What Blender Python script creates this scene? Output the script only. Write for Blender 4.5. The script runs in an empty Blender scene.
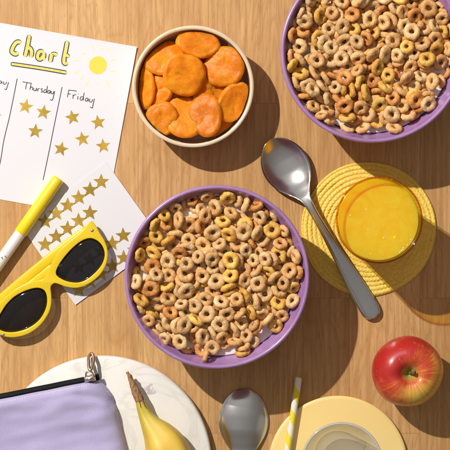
import bpy, bmesh, math, random
import numpy as np
from mathutils import Vector, Matrix, noise, Euler
random.seed(7)
sc = bpy.context.scene
S = 0.001            # lengths below are in millimetres
H = 1400.0           # camera height above the tabletop
COL = sc.collection
# ------------------------------------------------------------------ camera, world, lamp, exposure
cam = bpy.data.objects.new('camera', bpy.data.cameras.new('camera')); COL.objects.link(cam)
cam.location = (0, 0, H*S); cam.rotation_euler = (0, 0, 0)
cam.data.sensor_width = 36; cam.data.lens = 36*H/450.0
cam.data.clip_start = 0.05; cam.data.clip_end = 20
sc.camera = cam
sc.view_settings.view_transform = 'Standard'; sc.view_settings.look = 'None'
sc.view_settings.exposure = 0.0; sc.view_settings.gamma = 1
LAMP = Vector((-1.0, 0.95, 1.50)); POWER = 202.0; FILL = 0.44
w = bpy.data.worlds.new('World'); sc.world = w; w.use_nodes = True
nt = w.node_tree; bg = nt.nodes['Background']
tc = nt.nodes.new('ShaderNodeTexCoord'); sep = nt.nodes.new('ShaderNodeSeparateXYZ')
dt = nt.nodes.new('ShaderNodeVectorMath'); dt.operation = 'DOT_PRODUCT'; dt.inputs[1].default_value = (-0.35, 0.55, 0.76)
cr = nt.nodes.new('ShaderNodeValToRGB')
cr.color_ramp.elements[0].position = 0.0; cr.color_ramp.elements[0].color = (.30, .24, .18, 1)
cr.color_ramp.elements[1].position = 1.0; cr.color_ramp.elements[1].color = (1.15, 1.10, 1.05, 1)
e = cr.color_ramp.elements.new(.6); e.color = (.55, .52, .5, 1)
nt.links.new(tc.outputs['Generated'], dt.inputs[0]); nt.links.new(dt.outputs['Value'], cr.inputs[0])
nt.links.new(cr.outputs[0], bg.inputs['Color']); bg.inputs['Strength'].default_value = FILL
ld = bpy.data.lights.new('studio_lamp', 'POINT'); ld.energy = POWER; ld.shadow_soft_size = 0.014; ld.color = (1.0, .955, .90)
lo = bpy.data.objects.new('studio_lamp', ld); lo.location = LAMP; COL.objects.link(lo)
sc.cycles.max_bounces = 14; sc.cycles.transparent_max_bounces = 16; sc.cycles.transmission_bounces = 12
sc.cycles.caustics_reflective = False
sc.cycles.use_denoising = True

# ------------------------------------------------------------------ helpers
def W(px, py, z=0.0):
    k = 1 - z/H
    return Vector(((px-225)*k, (225-py)*k, z))
def origin(o):
    v = Vector((0, 0, 0))
    while o is not None: v += o.location/S; o = o.parent
    return v
def tag(o, label=None, cat=None, group=None, kind=None):
    if label: o['label'] = label
    if cat: o['category'] = cat
    if group: o['group'] = group
    if kind: o['kind'] = kind
    return o
def thing(name, label, cat, at, group=None):
    o = bpy.data.objects.new(name, None); COL.objects.link(o); o.location = Vector(at)*S; o.empty_display_size = .01
    return tag(o, label, cat, group)
def mesh_obj(name, verts, faces, mat, parent=None, at=None, smooth=True, local=False):
    """verts in world mm (or already local mm)."""
    o_loc = Vector(at) if at is not None else Vector((0, 0, 0))
    base = (origin(parent) if parent is not None else Vector((0, 0, 0))) + (o_loc if parent is None else Vector((0, 0, 0)))
    me = bpy.data.meshes.new(name)
    vs = [((v[0]-(0 if local else base.x))*S, (v[1]-(0 if local else base.y))*S, (v[2]-(0 if local else base.z))*S) for v in verts]
    me.from_pydata(vs, [], faces); me.update()
    bm = bmesh.new(); bm.from_mesh(me); bmesh.ops.recalc_face_normals(bm, faces=bm.faces); bm.to_mesh(me); bm.free()
    if smooth: me.polygons.foreach_set('use_smooth', [True]*len(me.polygons))
    if mat: me.materials.append(mat)
    o = bpy.data.objects.new(name, me); COL.objects.link(o)
    if parent is not None: o.parent = parent
    else: o.location = o_loc*S
    return o
def sharp(o, deg=40):
    me = o.data
    me.set_sharp_from_angle(angle=math.radians(deg)); return o
def subsurf(o, n=1):
    m = o.modifiers.new('s', 'SUBSURF'); m.levels = n; m.render_levels = n; return o
def bevel(o, wmm, seg=2):
    m = o.modifiers.new('b', 'BEVEL'); m.width = wmm*S; m.segments = seg; m.limit_method = 'ANGLE'; m.angle_limit = math.radians(40); return o
def cat(pts, n=6, closed=False):
    P = [Vector(p) for p in pts]; out = []; N_ = len(P)
    rng = range(N_ if closed else N_-1)
    for i in rng:
        if closed: a, b, c, d = P[(i-1) % N_], P[i], P[(i+1) % N_], P[(i+2) % N_]
        else: a, b, c, d = P[max(i-1, 0)], P[i], P[i+1], P[min(i+2, N_-1)]
        for k in range(n):
            t = k/n
            out.append(0.5*((2*b)+(c-a)*t+(2*a-5*b+4*c-d)*t*t+(3*b-a-3*c+d)*t**3))
    if not closed: out.append(P[-1])
    return out
def lathe(prof, c, segs=96, fn=None):
    """closed/open profile of (r,z); r=0 ends become poles"""
    V, F, rows = [], [], []
    for (r, z) in prof:
        if r < 1e-6: rows.append([len(V)]); V.append((c[0], c[1], c[2]+z))
        else:
            row = []
            for k in range(segs):
                a = 2*math.pi*k/segs; rr, zz = (r, z) if fn is None else fn(r, z, a)
                row.append(len(V)); V.append((c[0]+rr*math.cos(a), c[1]+rr*math.sin(a), c[2]+zz))
            rows.append(row)
    for A, B in zip(rows, rows[1:]):
        for k in range(segs):
            k2 = (k+1) % segs
            if len(A) == 1 and len(B) == 1: continue
            if len(A) == 1: F.append((A[0], B[k], B[k2]))
            elif len(B) == 1: F.append((A[k], B[0], A[k2]))
            else: F.append((A[k], B[k], B[k2], A[k2]))
    return V, F
def tube(pts, rad, segs=16, caps=True, shape=None, closed=False):
    P = [Vector(p) for p in pts]; n = len(P)
    if not hasattr(rad, '__len__'): rad = [rad]*n
    V, F = [], []
    up = None
    for i, p in enumerate(P):
        if closed: t = (P[(i+1) % n]-P[(i-1) % n])
        else: t = (P[min(i+1, n-1)]-P[max(i-1, 0)])
        t.normalize()
        if up is None: up = Vector((0, 0, 1)) if abs(t.z) < .9 else Vector((1, 0, 0))
        s = t.cross(up).normalized(); u2 = s.cross(t).normalized(); up = u2
        for k in range(segs):
            a = 2*math.pi*k/segs
            m = 1.0 if shape is None else shape(a)
            V.append(p + (s*math.cos(a)+u2*math.sin(a))*rad[i]*m)
    for i in range(n if closed else n-1):
        j = (i+1) % n
        for k in range(segs):
            k2 = (k+1) % segs
            F.append((i*segs+k, i*segs+k2, j*segs+k2, j*segs+k))
    if caps and not closed:
        F.append(tuple(range(segs))[::-1]); F.append(tuple((n-1)*segs+k for k in range(segs)))
    return V, F
def join(*vf):
    V, F = [], []
    for v, f in vf:
        b = len(V); V += list(v); F += [tuple(i+b for i in q) for q in f]
    return V, F
def flat(contours, z0, th, bev=0.0, res=2):
    """flat shape with holes (lists of Vector xy mm), extruded from z0 to z0+th; returns verts, faces in mm"""
    cu = bpy.data.curves.new('t', 'CURVE'); cu.dimensions = '2D'; cu.fill_mode = 'BOTH'
    cu.extrude = max(th/2-bev, 1e-4); cu.bevel_depth = bev; cu.bevel_resolution = res; cu.offset = -bev
    for c in contours:
        sp = cu.splines.new('POLY'); sp.points.add(len(c)-1); sp.use_cyclic_u = True
        for p, q in zip(sp.points, c): p.co = (q[0], q[1], 0, 1)
    o = bpy.data.objects.new('t', cu); COL.objects.link(o)
    me = bpy.data.meshes.new_from_object(o.evaluated_get(bpy.context.evaluated_depsgraph_get()))
    bm = bmesh.new(); bm.from_mesh(me); bmesh.ops.remove_doubles(bm, verts=bm.verts, dist=1e-4)
    V = [(v.co.x, v.co.y, v.co.z+z0+th/2) for v in bm.verts]; F = [tuple(v.index for v in f.verts) for f in bm.faces]
    bm.free(); bpy.data.objects.remove(o); bpy.data.curves.remove(cu); bpy.data.meshes.remove(me)
    return V, F
def ribbon(pts, wd, z, smooth=5, round_=True):
    """flat pen stroke; pts in px on the paper"""
    P = [W(p[0], p[1]) for p in pts]
    if smooth and len(P) > 2: P = cat(P, smooth)
    elif len(P) == 2: P = [P[0].lerp(P[1], i/8) for i in range(9)]
    L = [0]
    for a, b in zip(P, P[1:]): L.append(L[-1]+(b-a).length)
    if round_:                                  # extra points near the ends for rounded caps
        r = wd/2; extra = []
        tot = L[-1]
        ss = sorted(set([0, .08*r, .3*r, .6*r, r, tot-r, tot-.6*r, tot-.3*r, tot-.08*r, tot]+[l for l in L if r < l < tot-r]))
        ss = [s for s in ss if 0 <= s <= tot]
        Q = []
        for s in ss:
            i = max(k for k in range(len(L)) if L[k] <= s+1e-9); i = min(i, len(P)-2)
            d = L[i+1]-L[i]; Q.append(P[i].lerp(P[i+1], 0 if d == 0 else (s-L[i])/d))
        P = Q; L = ss
    V, F = [], []
    tot = L[-1]
    for i, p in enumerate(P):
        t = (P[min(i+1, len(P)-1)]-P[max(i-1, 0)]).normalized(); n = Vector((-t.y, t.x, 0))
        q = min(L[i], tot-L[i]); r = wd/2
        hw = r if (not round_ or q >= r) else r*math.sqrt(max(0.0004, 1-(1-q/r)**2))
        V += [p+n*hw+Vector((0, 0, z)), p-n*hw+Vector((0, 0, z))]
    for i in range(len(P)-1): F.append((2*i, 2*i+1, 2*i+3, 2*i+2))
    return V, F

# ------------------------------------------------------------------ materials
def M(name, col=(.5, .5, .5), rough=.5, metal=0., **k):
    m = bpy.data.materials.new(name); m.use_nodes = True; b = m.node_tree.nodes['Principled BSDF']
    b.inputs['Base Color'].default_value = (*col, 1); b.inputs['Roughness'].default_value = rough; b.inputs['Metallic'].default_value = metal
    for a, v in k.items():
        n = {'coat': 'Coat Weight', 'coatr': 'Coat Roughness', 'sss': 'Subsurface Weight', 'sssr': 'Subsurface Radius', 'ssss': 'Subsurface Scale',
             'spec': 'Specular IOR Level', 'trans': 'Transmission Weight', 'ior': 'IOR', 'sheen': 'Sheen Weight', 'aniso': 'Anisotropic'}[a]
        b.inputs[n].default_value = v
    return m
def nd(m, t, **k):
    n = m.node_tree.nodes.new('ShaderNode'+t)
    for a, v in k.items():
        if a.startswith('i_'): n.inputs[a[2:].replace('_', ' ')].default_value = v
        else: setattr(n, a, v)
    return n
def lk(m, a, b): m.node_tree.links.new(a, b)
def coords(m, scale=(1, 1, 1), out='Object', rot=(0, 0, 0), loc=(0, 0, 0)):
    t = nd(m, 'TexCoord'); mp = nd(m, 'Mapping'); mp.inputs['Scale'].default_value = scale; mp.inputs['Rotation'].default_value = rot; mp.inputs['Location'].default_value = loc
    lk(m, t.outputs[out], mp.inputs[0]); return mp.outputs[0]
def noise_n(m, vec, scale, detail=4, rough=.55, dist=0.):
    n = nd(m, 'TexNoise'); n.inputs['Scale'].default_value = scale; n.inputs['Detail'].default_value = detail; n.inputs['Roughness'].default_value = rough; n.inputs['Distortion'].default_value = dist
    lk(m, vec, n.inputs['Vector']); return n.outputs['Fac']
def ramp(m, fac, stops, interp='LINEAR'):
    r = nd(m, 'ValToRGB'); r.color_ramp.interpolation = interp
    el = r.color_ramp.elements
    while len(el) < len(stops): el.new(.5)
    for e_, (p, c) in zip(el, stops): e_.position = p; e_.color = (*c, 1) if hasattr(c, '__len__') else (c, c, c, 1)
    lk(m, fac, r.inputs[0]); return r.outputs[0]
def mix(m, fac, a, b, mode='MIX'):
    n = nd(m, 'MixRGB', blend_type=mode)
    for s, v in ((n.inputs[0], fac), (n.inputs[1], a), (n.inputs[2], b)):
        if isinstance(v, (int, float)): s.default_value = v
        elif isinstance(v, tuple): s.default_value = (*v, 1)
        else: lk(m, v, s)
    return n.outputs[0]
def mth(m, op, a, b=0.):
    n = nd(m, 'Math', operation=op)
    for s, v in ((n.inputs[0], a), (n.inputs[1], b)):
        if isinstance(v, (int, float)): s.default_value = v
        else: lk(m, v, s)
    return n.outputs[0]
def bsdf(m): return m.node_tree.nodes['Principled BSDF']
def setcol(m, c): lk(m, c, bsdf(m).inputs['Base Color'])
def bump(m, h, strength=.3, dist=.001):
    b = nd(m, 'Bump'); b.inputs['Strength'].default_value = strength; b.inputs['Distance'].default_value = dist
    lk(m, h, b.inputs['Height']); lk(m, b.outputs[0], bsdf(m).inputs['Normal'])

# wood
wood = M('oak_wood', rough=.52, spec=.35)
t = nd(wood, 'TexCoord'); sx = nd(wood, 'SeparateXYZ'); lk(wood, t.outputs['Object'], sx.inputs[0])
cx = nd(wood, 'CombineXYZ'); lk(wood, mth(wood, 'ADD', sx.outputs[1], .073), cx.inputs[0]); lk(wood, mth(wood, 'ADD', sx.outputs[0], .0165), cx.inputs[1])
bk = nd(wood, 'TexBrick'); lk(wood, cx.outputs[0], bk.inputs['Vector']); bk.offset = .41; bk.offset_frequency = 2
for a, v in (('Scale', 1), ('Mortar Size', .00022), ('Mortar Smooth', .3), ('Brick Width', .33), ('Row Height', .0705), ('Bias', 0)): bk.inputs[a].default_value = v
bk.inputs['Color1'].default_value = (0, 0, 0, 1); bk.inputs['Color2'].default_value = (1, 1, 1, 1); bk.inputs['Mortar'].default_value = (.5, .5, .5, 1)
off = nd(wood, 'CombineXYZ'); lk(wood, mth(wood, 'MULTIPLY', bk.outputs['Color'], 3.1), off.inputs[0]); lk(wood, mth(wood, 'MULTIPLY', bk.outputs['Color'], 7.7), off.inputs[1]); lk(wood, mth(wood, 'MULTIPLY', bk.outputs['Color'], 1.9), off.inputs[2])
va = nd(wood, 'VectorMath', operation='ADD'); lk(wood, t.outputs['Object'], va.inputs[0]); lk(wood, off.outputs[0], va.inputs[1])
def wmap(s):
    mp = nd(wood, 'Mapping'); mp.inputs['Scale'].default_value = s; lk(wood, va.outputs[0], mp.inputs[0]); return mp.outputs[0]
fig = noise_n(wood, wmap((15, 2.2, 1)), 1.0, 3, .55, 1.0)               # broad growth-ring figure
rings_ = mth(wood, 'FRACT', mth(wood, 'MULTIPLY', fig, 15.0))
rings_c = ramp(wood, rings_, [(0, .85), (.18, .25), (.6, .0), (.85, .4), (1, .85)])
fib = noise_n(wood, wmap((300, 7, 1)), 1.0, 6, .7, .3)                   # fibres
pores = noise_n(wood, wmap((1100, 95, 1)), 1.0, 2, .5)
pore_m = ramp(wood, pores, [(.60, 0.), (.70, 1.)])
blot = noise_n(wood, wmap((26, 3.2, 1)), 1.0, 4, .6, .8)
base = ramp(wood, blot, [(.3, (.54, .305, .115)), (.7, (.70, .445, .195))])
base = mix(wood, mth(wood, 'MULTIPLY', rings_c, .55), base, (.42, .205, .062))
base = mix(wood, ramp(wood, fib, [(.38, .55), (.58, 0.)]), base, (.38, .185, .062))
base = mix(wood, mth(wood, 'MULTIPLY', pore_m, .36), base, (.22, .092, .03))
tone = ramp(wood, bk.outputs['Color'], [(0, (.90, .86, .81)), (1, (1.06, 1.06, 1.06))])
base = mix(wood, 1.0, base, tone, 'MULTIPLY')
base = mix(wood, mth(wood, 'MULTIPLY', bk.outputs['Fac'], .55), base, (.16, .07, .025))
setcol(wood, base)
bump(wood, mth(wood, 'SUBTRACT', mth(wood, 'MULTIPLY', fib, .6), mth(wood, 'MULTIPLY', pore_m, .5)), .25, .0004)

paper_m = M('white_paper', (.69, .685, .72), .75)
bump(paper_m, noise_n(paper_m, coords(paper_m), 900, 3), .08, .0003)
sheet_m = M('sticker_backing', (.69, .685, .70), .38)
ink = M('black_ink', (.035, .032, .045), .6)
yink = M('yellow_marker_ink', (.80, .68, .10), .65)
setcol(yink, ramp(yink, noise_n(yink, coords(yink), 260, 3), [(.35, (.78, .66, .19)), (.65, (.70, .55, .07))]))
sun_ink = M('sun_marker_ink', (.80, .60, .06), .65)
ray_ink = M('pale_marker_ink', (.80, .74, .30), .7)
gold = M('gold_foil', (.50, .315, .045), .36, .55)
setcol(gold, ramp(gold, noise_n(gold, coords(gold), 120, 3), [(.35, (.42, .26, .03)), (.65, (.56, .36, .06))]))
go = nd(gold, 'ObjectInfo'); gc_ = bsdf(gold).inputs['Base Color'].links[0].from_socket; setcol(gold, mix(gold, 1., gc_, ramp(gold, go.outputs['Random'], [(0, .78), (1, 1.15)]), 'MULTIPLY'))

# ------------------------------------------------------------------ the tabletop
V = [(-520, -420, -28), (520, -420, -28), (520, 420, -28), (-520, 420, -28), (-520, -420, 0), (520, -420, 0), (520, 420, 0), (-520, 420, 0)]
tb = mesh_obj('tabletop', V, [(0, 3, 2, 1), (4, 5, 6, 7), (0, 1, 5, 4), (1, 2, 6, 5), (2, 3, 7, 6), (3, 0, 4, 7)], wood, smooth=False)
tag(tb, 'light oak wooden tabletop under everything', kind='structure')

# ------------------------------------------------------------------ reward chart
def star_vf(px, py, rot, z, R=8.4, th=.12):
    c = W(px, py); pts = []
    for k in range(10):
        a = math.radians(90+rot)+k*math.pi/5; r = R if k % 2 == 0 else R*.43
        pts.append((c.x+r*math.cos(a), c.y+r*math.sin(a)))
    V = [(x, y, z) for x, y in pts]+[(x, y, z+th) for x, y in pts]+[(c.x, c.y, z+th)]
    F = [(k, (k+1) % 10, (k+1) % 10+10, k+10) for k in range(10)]+[(k+10, (k+1) % 10+10, 20) for k in range(10)]
    return V, F
chart = thing('reward_chart', 'white paper reward chart with hand drawn yellow title, sun and gold stars', 'chart', W(60, 110))
def paper_grid(c0, c1, c2, c3, z, lift, nx=24, ny=24, th=.25):
    """c0..c3 corners px; z height, lift(u,v) adds mm"""
    V = []
    for s in (0, 1):
        for j in range(ny+1):
            for i in range(nx+1):
                u, v = i/nx, j/ny
                p = (W(*c0)*(1-u)+W(*c1)*u)*(1-v)+(W(*c3)*(1-u)+W(*c2)*u)*v
                V.append((p.x, p.y, z+lift(u, v)-th*s))
    n = (nx+1)*(ny+1); F = []
    for j in range(ny):
        for i in range(nx):
            a = j*(nx+1)+i; F.append((a, a+1, a+nx+2, a+nx+1)); F.append((n+a, n+a+nx+1, n+a+nx+2, n+a+1))
    edge = [i for i in range(nx+1)]+[j*(nx+1)+nx for j in range(1, ny+1)]+[ny*(nx+1)+i for i in range(nx-1, -1, -1)]+[j*(nx+1) for j in range(ny-1, 0, -1)]
    for a, b in zip(edge, edge[1:]+edge[:1]): F.append((a, b, n+b, n+a))
    return V, F
V, F = paper_grid((-62, 12), (137, 47), (105.5, 218), (-93, 183), .55, lambda u, v: 1.3*max(0, (u-.93)/.07)**2*(1-v)+.5*max(0, (.05-v)/.05)**2)
sharp(mesh_obj('paper', V, F, paper_m, chart), 60)
ZT = .62
def cp(pts, ox=0, oy=20, s=6): return [(ox+x/s, oy+y/s) for x, y in pts]
letters = [cp([(128, 137), (103, 133), (80, 160), (72, 190), (92, 205), (112, 196)]),
           cp([(178, 90), (165, 160), (150, 222)]), cp([(160, 175), (178, 168), (190, 190), (186, 225)]),
           cp([(262, 190), (236, 192), (226, 222), (240, 236), (258, 218)]), cp([(266, 192), (262, 225), (270, 240)]),
           cp([(310, 200), (306, 230), (300, 255)]), cp([(308, 212), (325, 204), (345, 212)]),
           cp([(405, 125), (396, 175), (384, 235), (388, 260), (408, 258)]), cp([(386, 205), (404, 214), (416, 224)]),
           cp([(64, 263), (235, 288), (402, 317)])]
t1 = []; t2 = []
for i, L in enumerate(letters):
    wo = 5.3 if i < 9 else 4.3; wi = wo-2.1
    if i in (6, 8): wo, wi = 4.6, 2.8
    t1.append(ribbon(L, wo, ZT+.010*i)); t2.append(ribbon([(L[0][0]*.97+L[1][0]*.03, L[0][1]*.97+L[1][1]*.03)]+L[1:], wi, ZT+.14+.010*i))
tl = mesh_obj('title_lettering', *join(*t1), ink, chart, smooth=False)
mesh_obj('lettering_fill', *join(*t2), yink, tl, smooth=False)
# small inner dots of the bubble a and r
dots = [lathe([(0, 0), (.55, 0)], W(x, y)+Vector((0, 0, ZT+.32)), 12) for x, y in cp([(240, 212), (318, 208)])]
mesh_obj('lettering_dot', *join(*dots), ink, tl, smooth=False)
for L in ([(17.3, 78.6), (10, 115), (4, 140), (0.8, 160), (-3, 176)], [(62.2, 87), (55, 122), (49, 152), (43.2, 180)]):
    mesh_obj('column_line', *ribbon(L, .85, ZT), ink, chart, smooth=False)
# handwriting, px in the photograph
def hand(strokes, ox, oy, s, w_=.8):
    out = []
    for i, st in enumerate(strokes): out.append(ribbon(cp(st, ox, oy, s), w_, ZT+.008*i, 4))
    return mesh_obj('handwritten_day', *join(*out), ink, chart, smooth=False)
hand([[(145, 12), (205, 22)], [(175, 16), (168, 40), (166, 60)], [(200, 24), (196, 45), (192, 64)], [(194, 52), (206, 44), (210, 55), (208, 67)],
      [(218, 50), (217, 64), (226, 70), (234, 58)], [(236, 50), (234, 72)], [(242, 56), (244, 74)], [(243, 62), (250, 56), (256, 57)], [(276, 56), (264, 58), (270, 68), (274, 77), (262, 78)],
      [(298, 62), (284, 66), (282, 80), (294, 80), (302, 62)], [(306, 38), (302, 62), (300, 84)], [(322, 66), (309, 70), (308, 84), (318, 84), (323, 68)], [(324, 68), (322, 88)],
      [(330, 70), (330, 86), (340, 88), (347, 72)], [(351, 72), (345, 104), (336, 130), (322, 124)]], 0, 80, 6.43)
hand([[(58, 62), (52, 90), (48, 112)], [(58, 66), (82, 68), (108, 72)], [(52, 90), (70, 90)], [(84, 94), (84, 122)], [(85, 104), (94, 95), (104, 96)],
      [(116, 104), (114, 126)], [(119, 88), (120, 90), (120, 92)], [(148, 108), (134, 110), (130, 126), (142, 130), (150, 112)], [(156, 82), (152, 108), (150, 132)],
      [(180, 116), (166, 120), (164, 134), (174, 136), (181, 120)], [(182, 118), (182, 138)], [(192, 120), (190, 138), (202, 142), (211, 124)], [(222, 120), (214, 152), (208, 180), (194, 172)]], 60, 80, 6.43)
hand([[(-30, -8), (-38, 22)], [(-34, 2), (-46, 6), (-44, 22), (-36, 16)], [(8, 6), (-6, 8), (-6, 22), (6, 20), (10, 8)], [(12, 8), (14, 24)], [(24, 10), (24, 26), (36, 26), (44, 12)], [(56, 14), (48, 40), (40, 62), (30, 56)]], 0, 80, 6.43)
sun = mesh_obj('sun_drawing', *lathe([(0, 0), (8.9, 0)], W(98, 65.3)+Vector((0, 0, ZT+.02)), 40, lambda r, z, a: (r*(1+.015*math.sin(2*a)), z)), sun_ink, chart, smooth=False)
rays = [[(200, 135), (196, 160), (206, 188)], [(265, 152), (252, 170), (250, 188)], [(303, 160), (292, 172), (284, 190)], [(335, 230), (318, 240), (302, 244)], [(332, 306), (304, 308)],
        [(276, 362), (288, 380), (294, 400)], [(222, 370), (226, 396)], [(172, 364), (158, 396)], [(142, 336), (122, 356)], [(112, 304), (96, 318), (80, 318)], [(118, 240), (86, 242)], [(156, 200), (132, 204)]]
mesh_obj('sun_rays', *join(*[ribbon(cp(r, 60, 20), 1.0, ZT+.02) for r in rays]), ray_ink, sun, smooth=False)
for (x, y, r) in [(25.7, 106.4, -12), (43.5, 112.3, -10), (35.3, 131.3, -6), (72.6, 117.4, 12), (98.2, 122.4, 9), (82.5, 139, 10), (103.3, 146, 6), (61, 149, -14), (-6, 116, -8), (-14, 140, 5)]:
    mesh_obj('star_sticker', *star_vf(x, y, r, ZT-.02, 7.7), gold, chart, smooth=False)

# ------------------------------------------------------------------ sticker sheet
sheet = thing('sticker_sheet', 'small white backing sheet with rows of gold star stickers under the sunglasses', 'sticker sheet', W(95, 238))
ZS = 1.25
V, F = paper_grid((21.5, 227), (106, 162), (162.6, 241), (75.5, 305), ZS, lambda u, v: .8*max(0, (u-.9)/.1)**2*v, th=.2)
sharp(mesh_obj('backing_paper', V, F, sheet_m, sheet), 60)
stars = []
for k, n in ((0, 6),):
    pass
row = lambda x, y, n: [(x-11.2*i, y+7.9*i) for i in range(n)]
stars += row(101.3, 181.8, 6)
stars += row(90, 212.8, 5)
stars += row(79.5, 245, 2)
stars += row(123.5, 235.5, 5)
stars += row(135, 250, 7)
for (x, y) in stars:
    e1_ = (x-75.5)*.589+(y-305)*.808          # >0 would hang over the lower edge
    e2_ = (x-75.5)*.808-(y-305)*.589          # <0 would hang over the left edge
    if e1_ > -6 or e2_ < 4.5: continue
    mesh_obj('star_sticker', *star_vf(x, y, 2+random.uniform(-4, 4), ZS+.03, 8.3), gold, sheet, smooth=False)

# ------------------------------------------------------------------ felt tip pen
ycap = M('yellow_plastic', (.88, .66, .015), .3, coat=.4, sss=.1, sssr=(1, .6, .1), ssss=.002)
wplast = M('white_plastic', (.80, .76, .72), .28, coat=.4)
A = W(-38, 318, 7.5); B = W(20.5, 233, 7.5); C_ = W(58.8, 178.2, 7.5)
pen = thing('felt_tip_pen', 'white felt tip pen with a yellow cap, lying across the papers at the left', 'pen', (B.x, B.y, 1))
ax = (C_-B).normalized()
V, F = tube([B+ax*d for d in (0, .4, 20, 55, 64.5, 66, 66.5)], [6.3, 6.5, 6.4, 6.25, 6.2, 5.6, 4.2], 28)
sharp(mesh_obj('cap', V, F, ycap, pen), 50)
V, F = tube([B-ax*d for d in (0, .2, 30, 98, 100)], [5.7, 5.8, 5.8, 5.8, 5.2], 28)
barrel = sharp(mesh_obj('barrel', V, F, wplast, pen), 50)
side = Vector((ax.y, -ax.x, 0))
def pen_mark(along, across, ln, wd, r=5.9, dirx=1):
    V = []
    for i in range(5):
        for j in range(2):
            u = along+(ln*i/4); s = across+(wd*(j-.5)); s = max(-r*.98, min(r*.98, s))
            V.append(B-ax*u+side*s+Vector((0, 0, math.sqrt(r*r-s*s)+.03)))
    return V, [(2*i, 2*i+1, 2*i+3, 2*i+2) for i in range(4)]
mesh_obj('printed_letters', *join(pen_mark(26.6, 1.2, .9, .8), pen_mark(26.9, 2.6, 1.0, .7), pen_mark(29.2, -.6, 1.3, .9), pen_mark(30.2, .6, .8, 1.0)), ink, barrel, smooth=False)

# ------------------------------------------------------------------ sunglasses
yfr = M('yellow_frame_plastic', (.74, .53, .008), .24, coat=.6, sss=.08, sssr=(1, .7, .1), ssss=.003)
def Wl(pts, z, n=5): return [(p.x, p.y) for p in cat([W(x, y, z) for x, y in pts], n, True)]
sg = thing('sunglasses', 'yellow framed sunglasses with dark lenses lying folded on the star stickers', 'sunglasses', W(50, 285))
zf = 15.0
outer = [(90.5, 220.8), (94.5, 224), (99.5, 232.8), (104.5, 241), (107.6, 250.5), (107.2, 261), (102.8, 271.3), (95, 279.6), (85.5, 285.5), (76, 288), (66, 286.8), (58, 284), (54, 283.5), (50.7, 287), (51.3, 295), (51.3, 304), (48.3, 314), (40, 325.5), (28.3, 333.8), (15, 337.3), (3.3, 336.3), (-6, 331.5), (-13, 323),
         (-21, 322), (-25, 318), (-21, 312), (-8, 308.5), (0, 302), (6.7, 295.7), (16.7, 288.2), (30, 281.8), (40, 280.2), (44.5, 277), (48, 270), (52.5, 261), (59, 251), (68.5, 242), (78, 234.5), (85.5, 227.5)]
lensR = [(56, 273.6), (59.5, 264), (69.3, 251.4), (80, 242), (89, 238.4), (96, 240), (101.8, 245.2), (104.6, 253.2), (103, 262), (97.7, 270), (88.9, 278), (80, 282.2), (71, 282.2), (62, 279.2)]
lensL = [(-3.3, 321), (1.7, 311.8), (6.7, 304.3), (15, 296.4), (26.7, 290.4), (37.3, 288), (44.3, 290.6), (47, 298.3), (45.6, 308.8), (39.3, 319.8), (28.3, 328), (15, 332), (4, 331.5), (-2.6, 327.5)]
fv, ff = flat([Wl(outer, zf), Wl(lensR, zf), Wl(lensL, zf)], zf-4.2, 4.2, .9, 3)
hx = W(45, 280).x
frame = sharp(mesh_obj('frame', fv, ff, yfr, sg), 35)
lens_m = bpy.data.materials.new('dark_lens'); lens_m.use_nodes = True
for n in list(lens_m.node_tree.nodes): lens_m.node_tree.nodes.remove(n)
def glassy(m, tint, fac_rough=.02, ior=1.5, name=None):
    o = nd(m, 'OutputMaterial'); tr = nd(m, 'BsdfTransparent'); tr.inputs[0].default_value = (*tint, 1)
    gl = nd(m, 'BsdfGlossy'); gl.inputs['Roughness'].default_value = fac_rough
    lw = nd(m, 'LayerWeight'); lw.inputs[0].default_value = .5
    f0 = ((ior-1)/(ior+1))**2
    fr = nd(m, 'Math', operation='ADD'); lk(m, mth(m, 'MULTIPLY', mth(m, 'POWER', lw.outputs['Facing'], 5.), (1-f0)*.7), fr.inputs[0]); fr.inputs[1].default_value = f0
    mx = nd(m, 'MixShader')
    lk(m, fr.outputs[0], mx.inputs[0]); lk(m, tr.outputs[0], mx.inputs[1]); lk(m, gl.outputs[0], mx.inputs[2]); lk(m, mx.outputs[0], o.inputs[0])
glassy(lens_m, (.36, .35, .38), .04, 1.6)
def inset(poly, d):
    c = Vector((sum(p[0] for p in poly)/len(poly), sum(p[1] for p in poly)/len(poly)))
    return [tuple(Vector(p)+(Vector(p)-c).normalized()*d) for p in poly]
for L in (lensR, lensL):
    poly = inset(Wl(L, zf), .5); cxy = Vector((sum(p[0] for p in poly)/len(poly), sum(p[1] for p in poly)/len(poly)))
    V, F = [], []; rings2 = [1, .8, .55, .3]; n = len(poly)
    for sgn, zz in ((1, zf-1.7), (-1, zf-3.3)):
        b0 = len(V)
        for q in rings2:
            for p in poly:
                d = cxy+(Vector(p)-cxy)*q; V.append((d.x, d.y, zz+(1-q*q)*1.6))
        V.append((cxy.x, cxy.y, zz+1.6))
        for r in range(len(rings2)-1):
            for k in range(n): F.append((b0+r*n+k, b0+r*n+(k+1) % n, b0+(r+1)*n+(k+1) % n, b0+(r+1)*n+k))
        for k in range(n): F.append((b0+3*n+k, b0+3*n+(k+1) % n, b0+4*n))
    h = 4*n+1
    for k in range(n): F.append((k, (k+1) % n, h+(k+1) % n, h+k))
    mesh_obj('lens', V, F, lens_m, sg)
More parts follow.
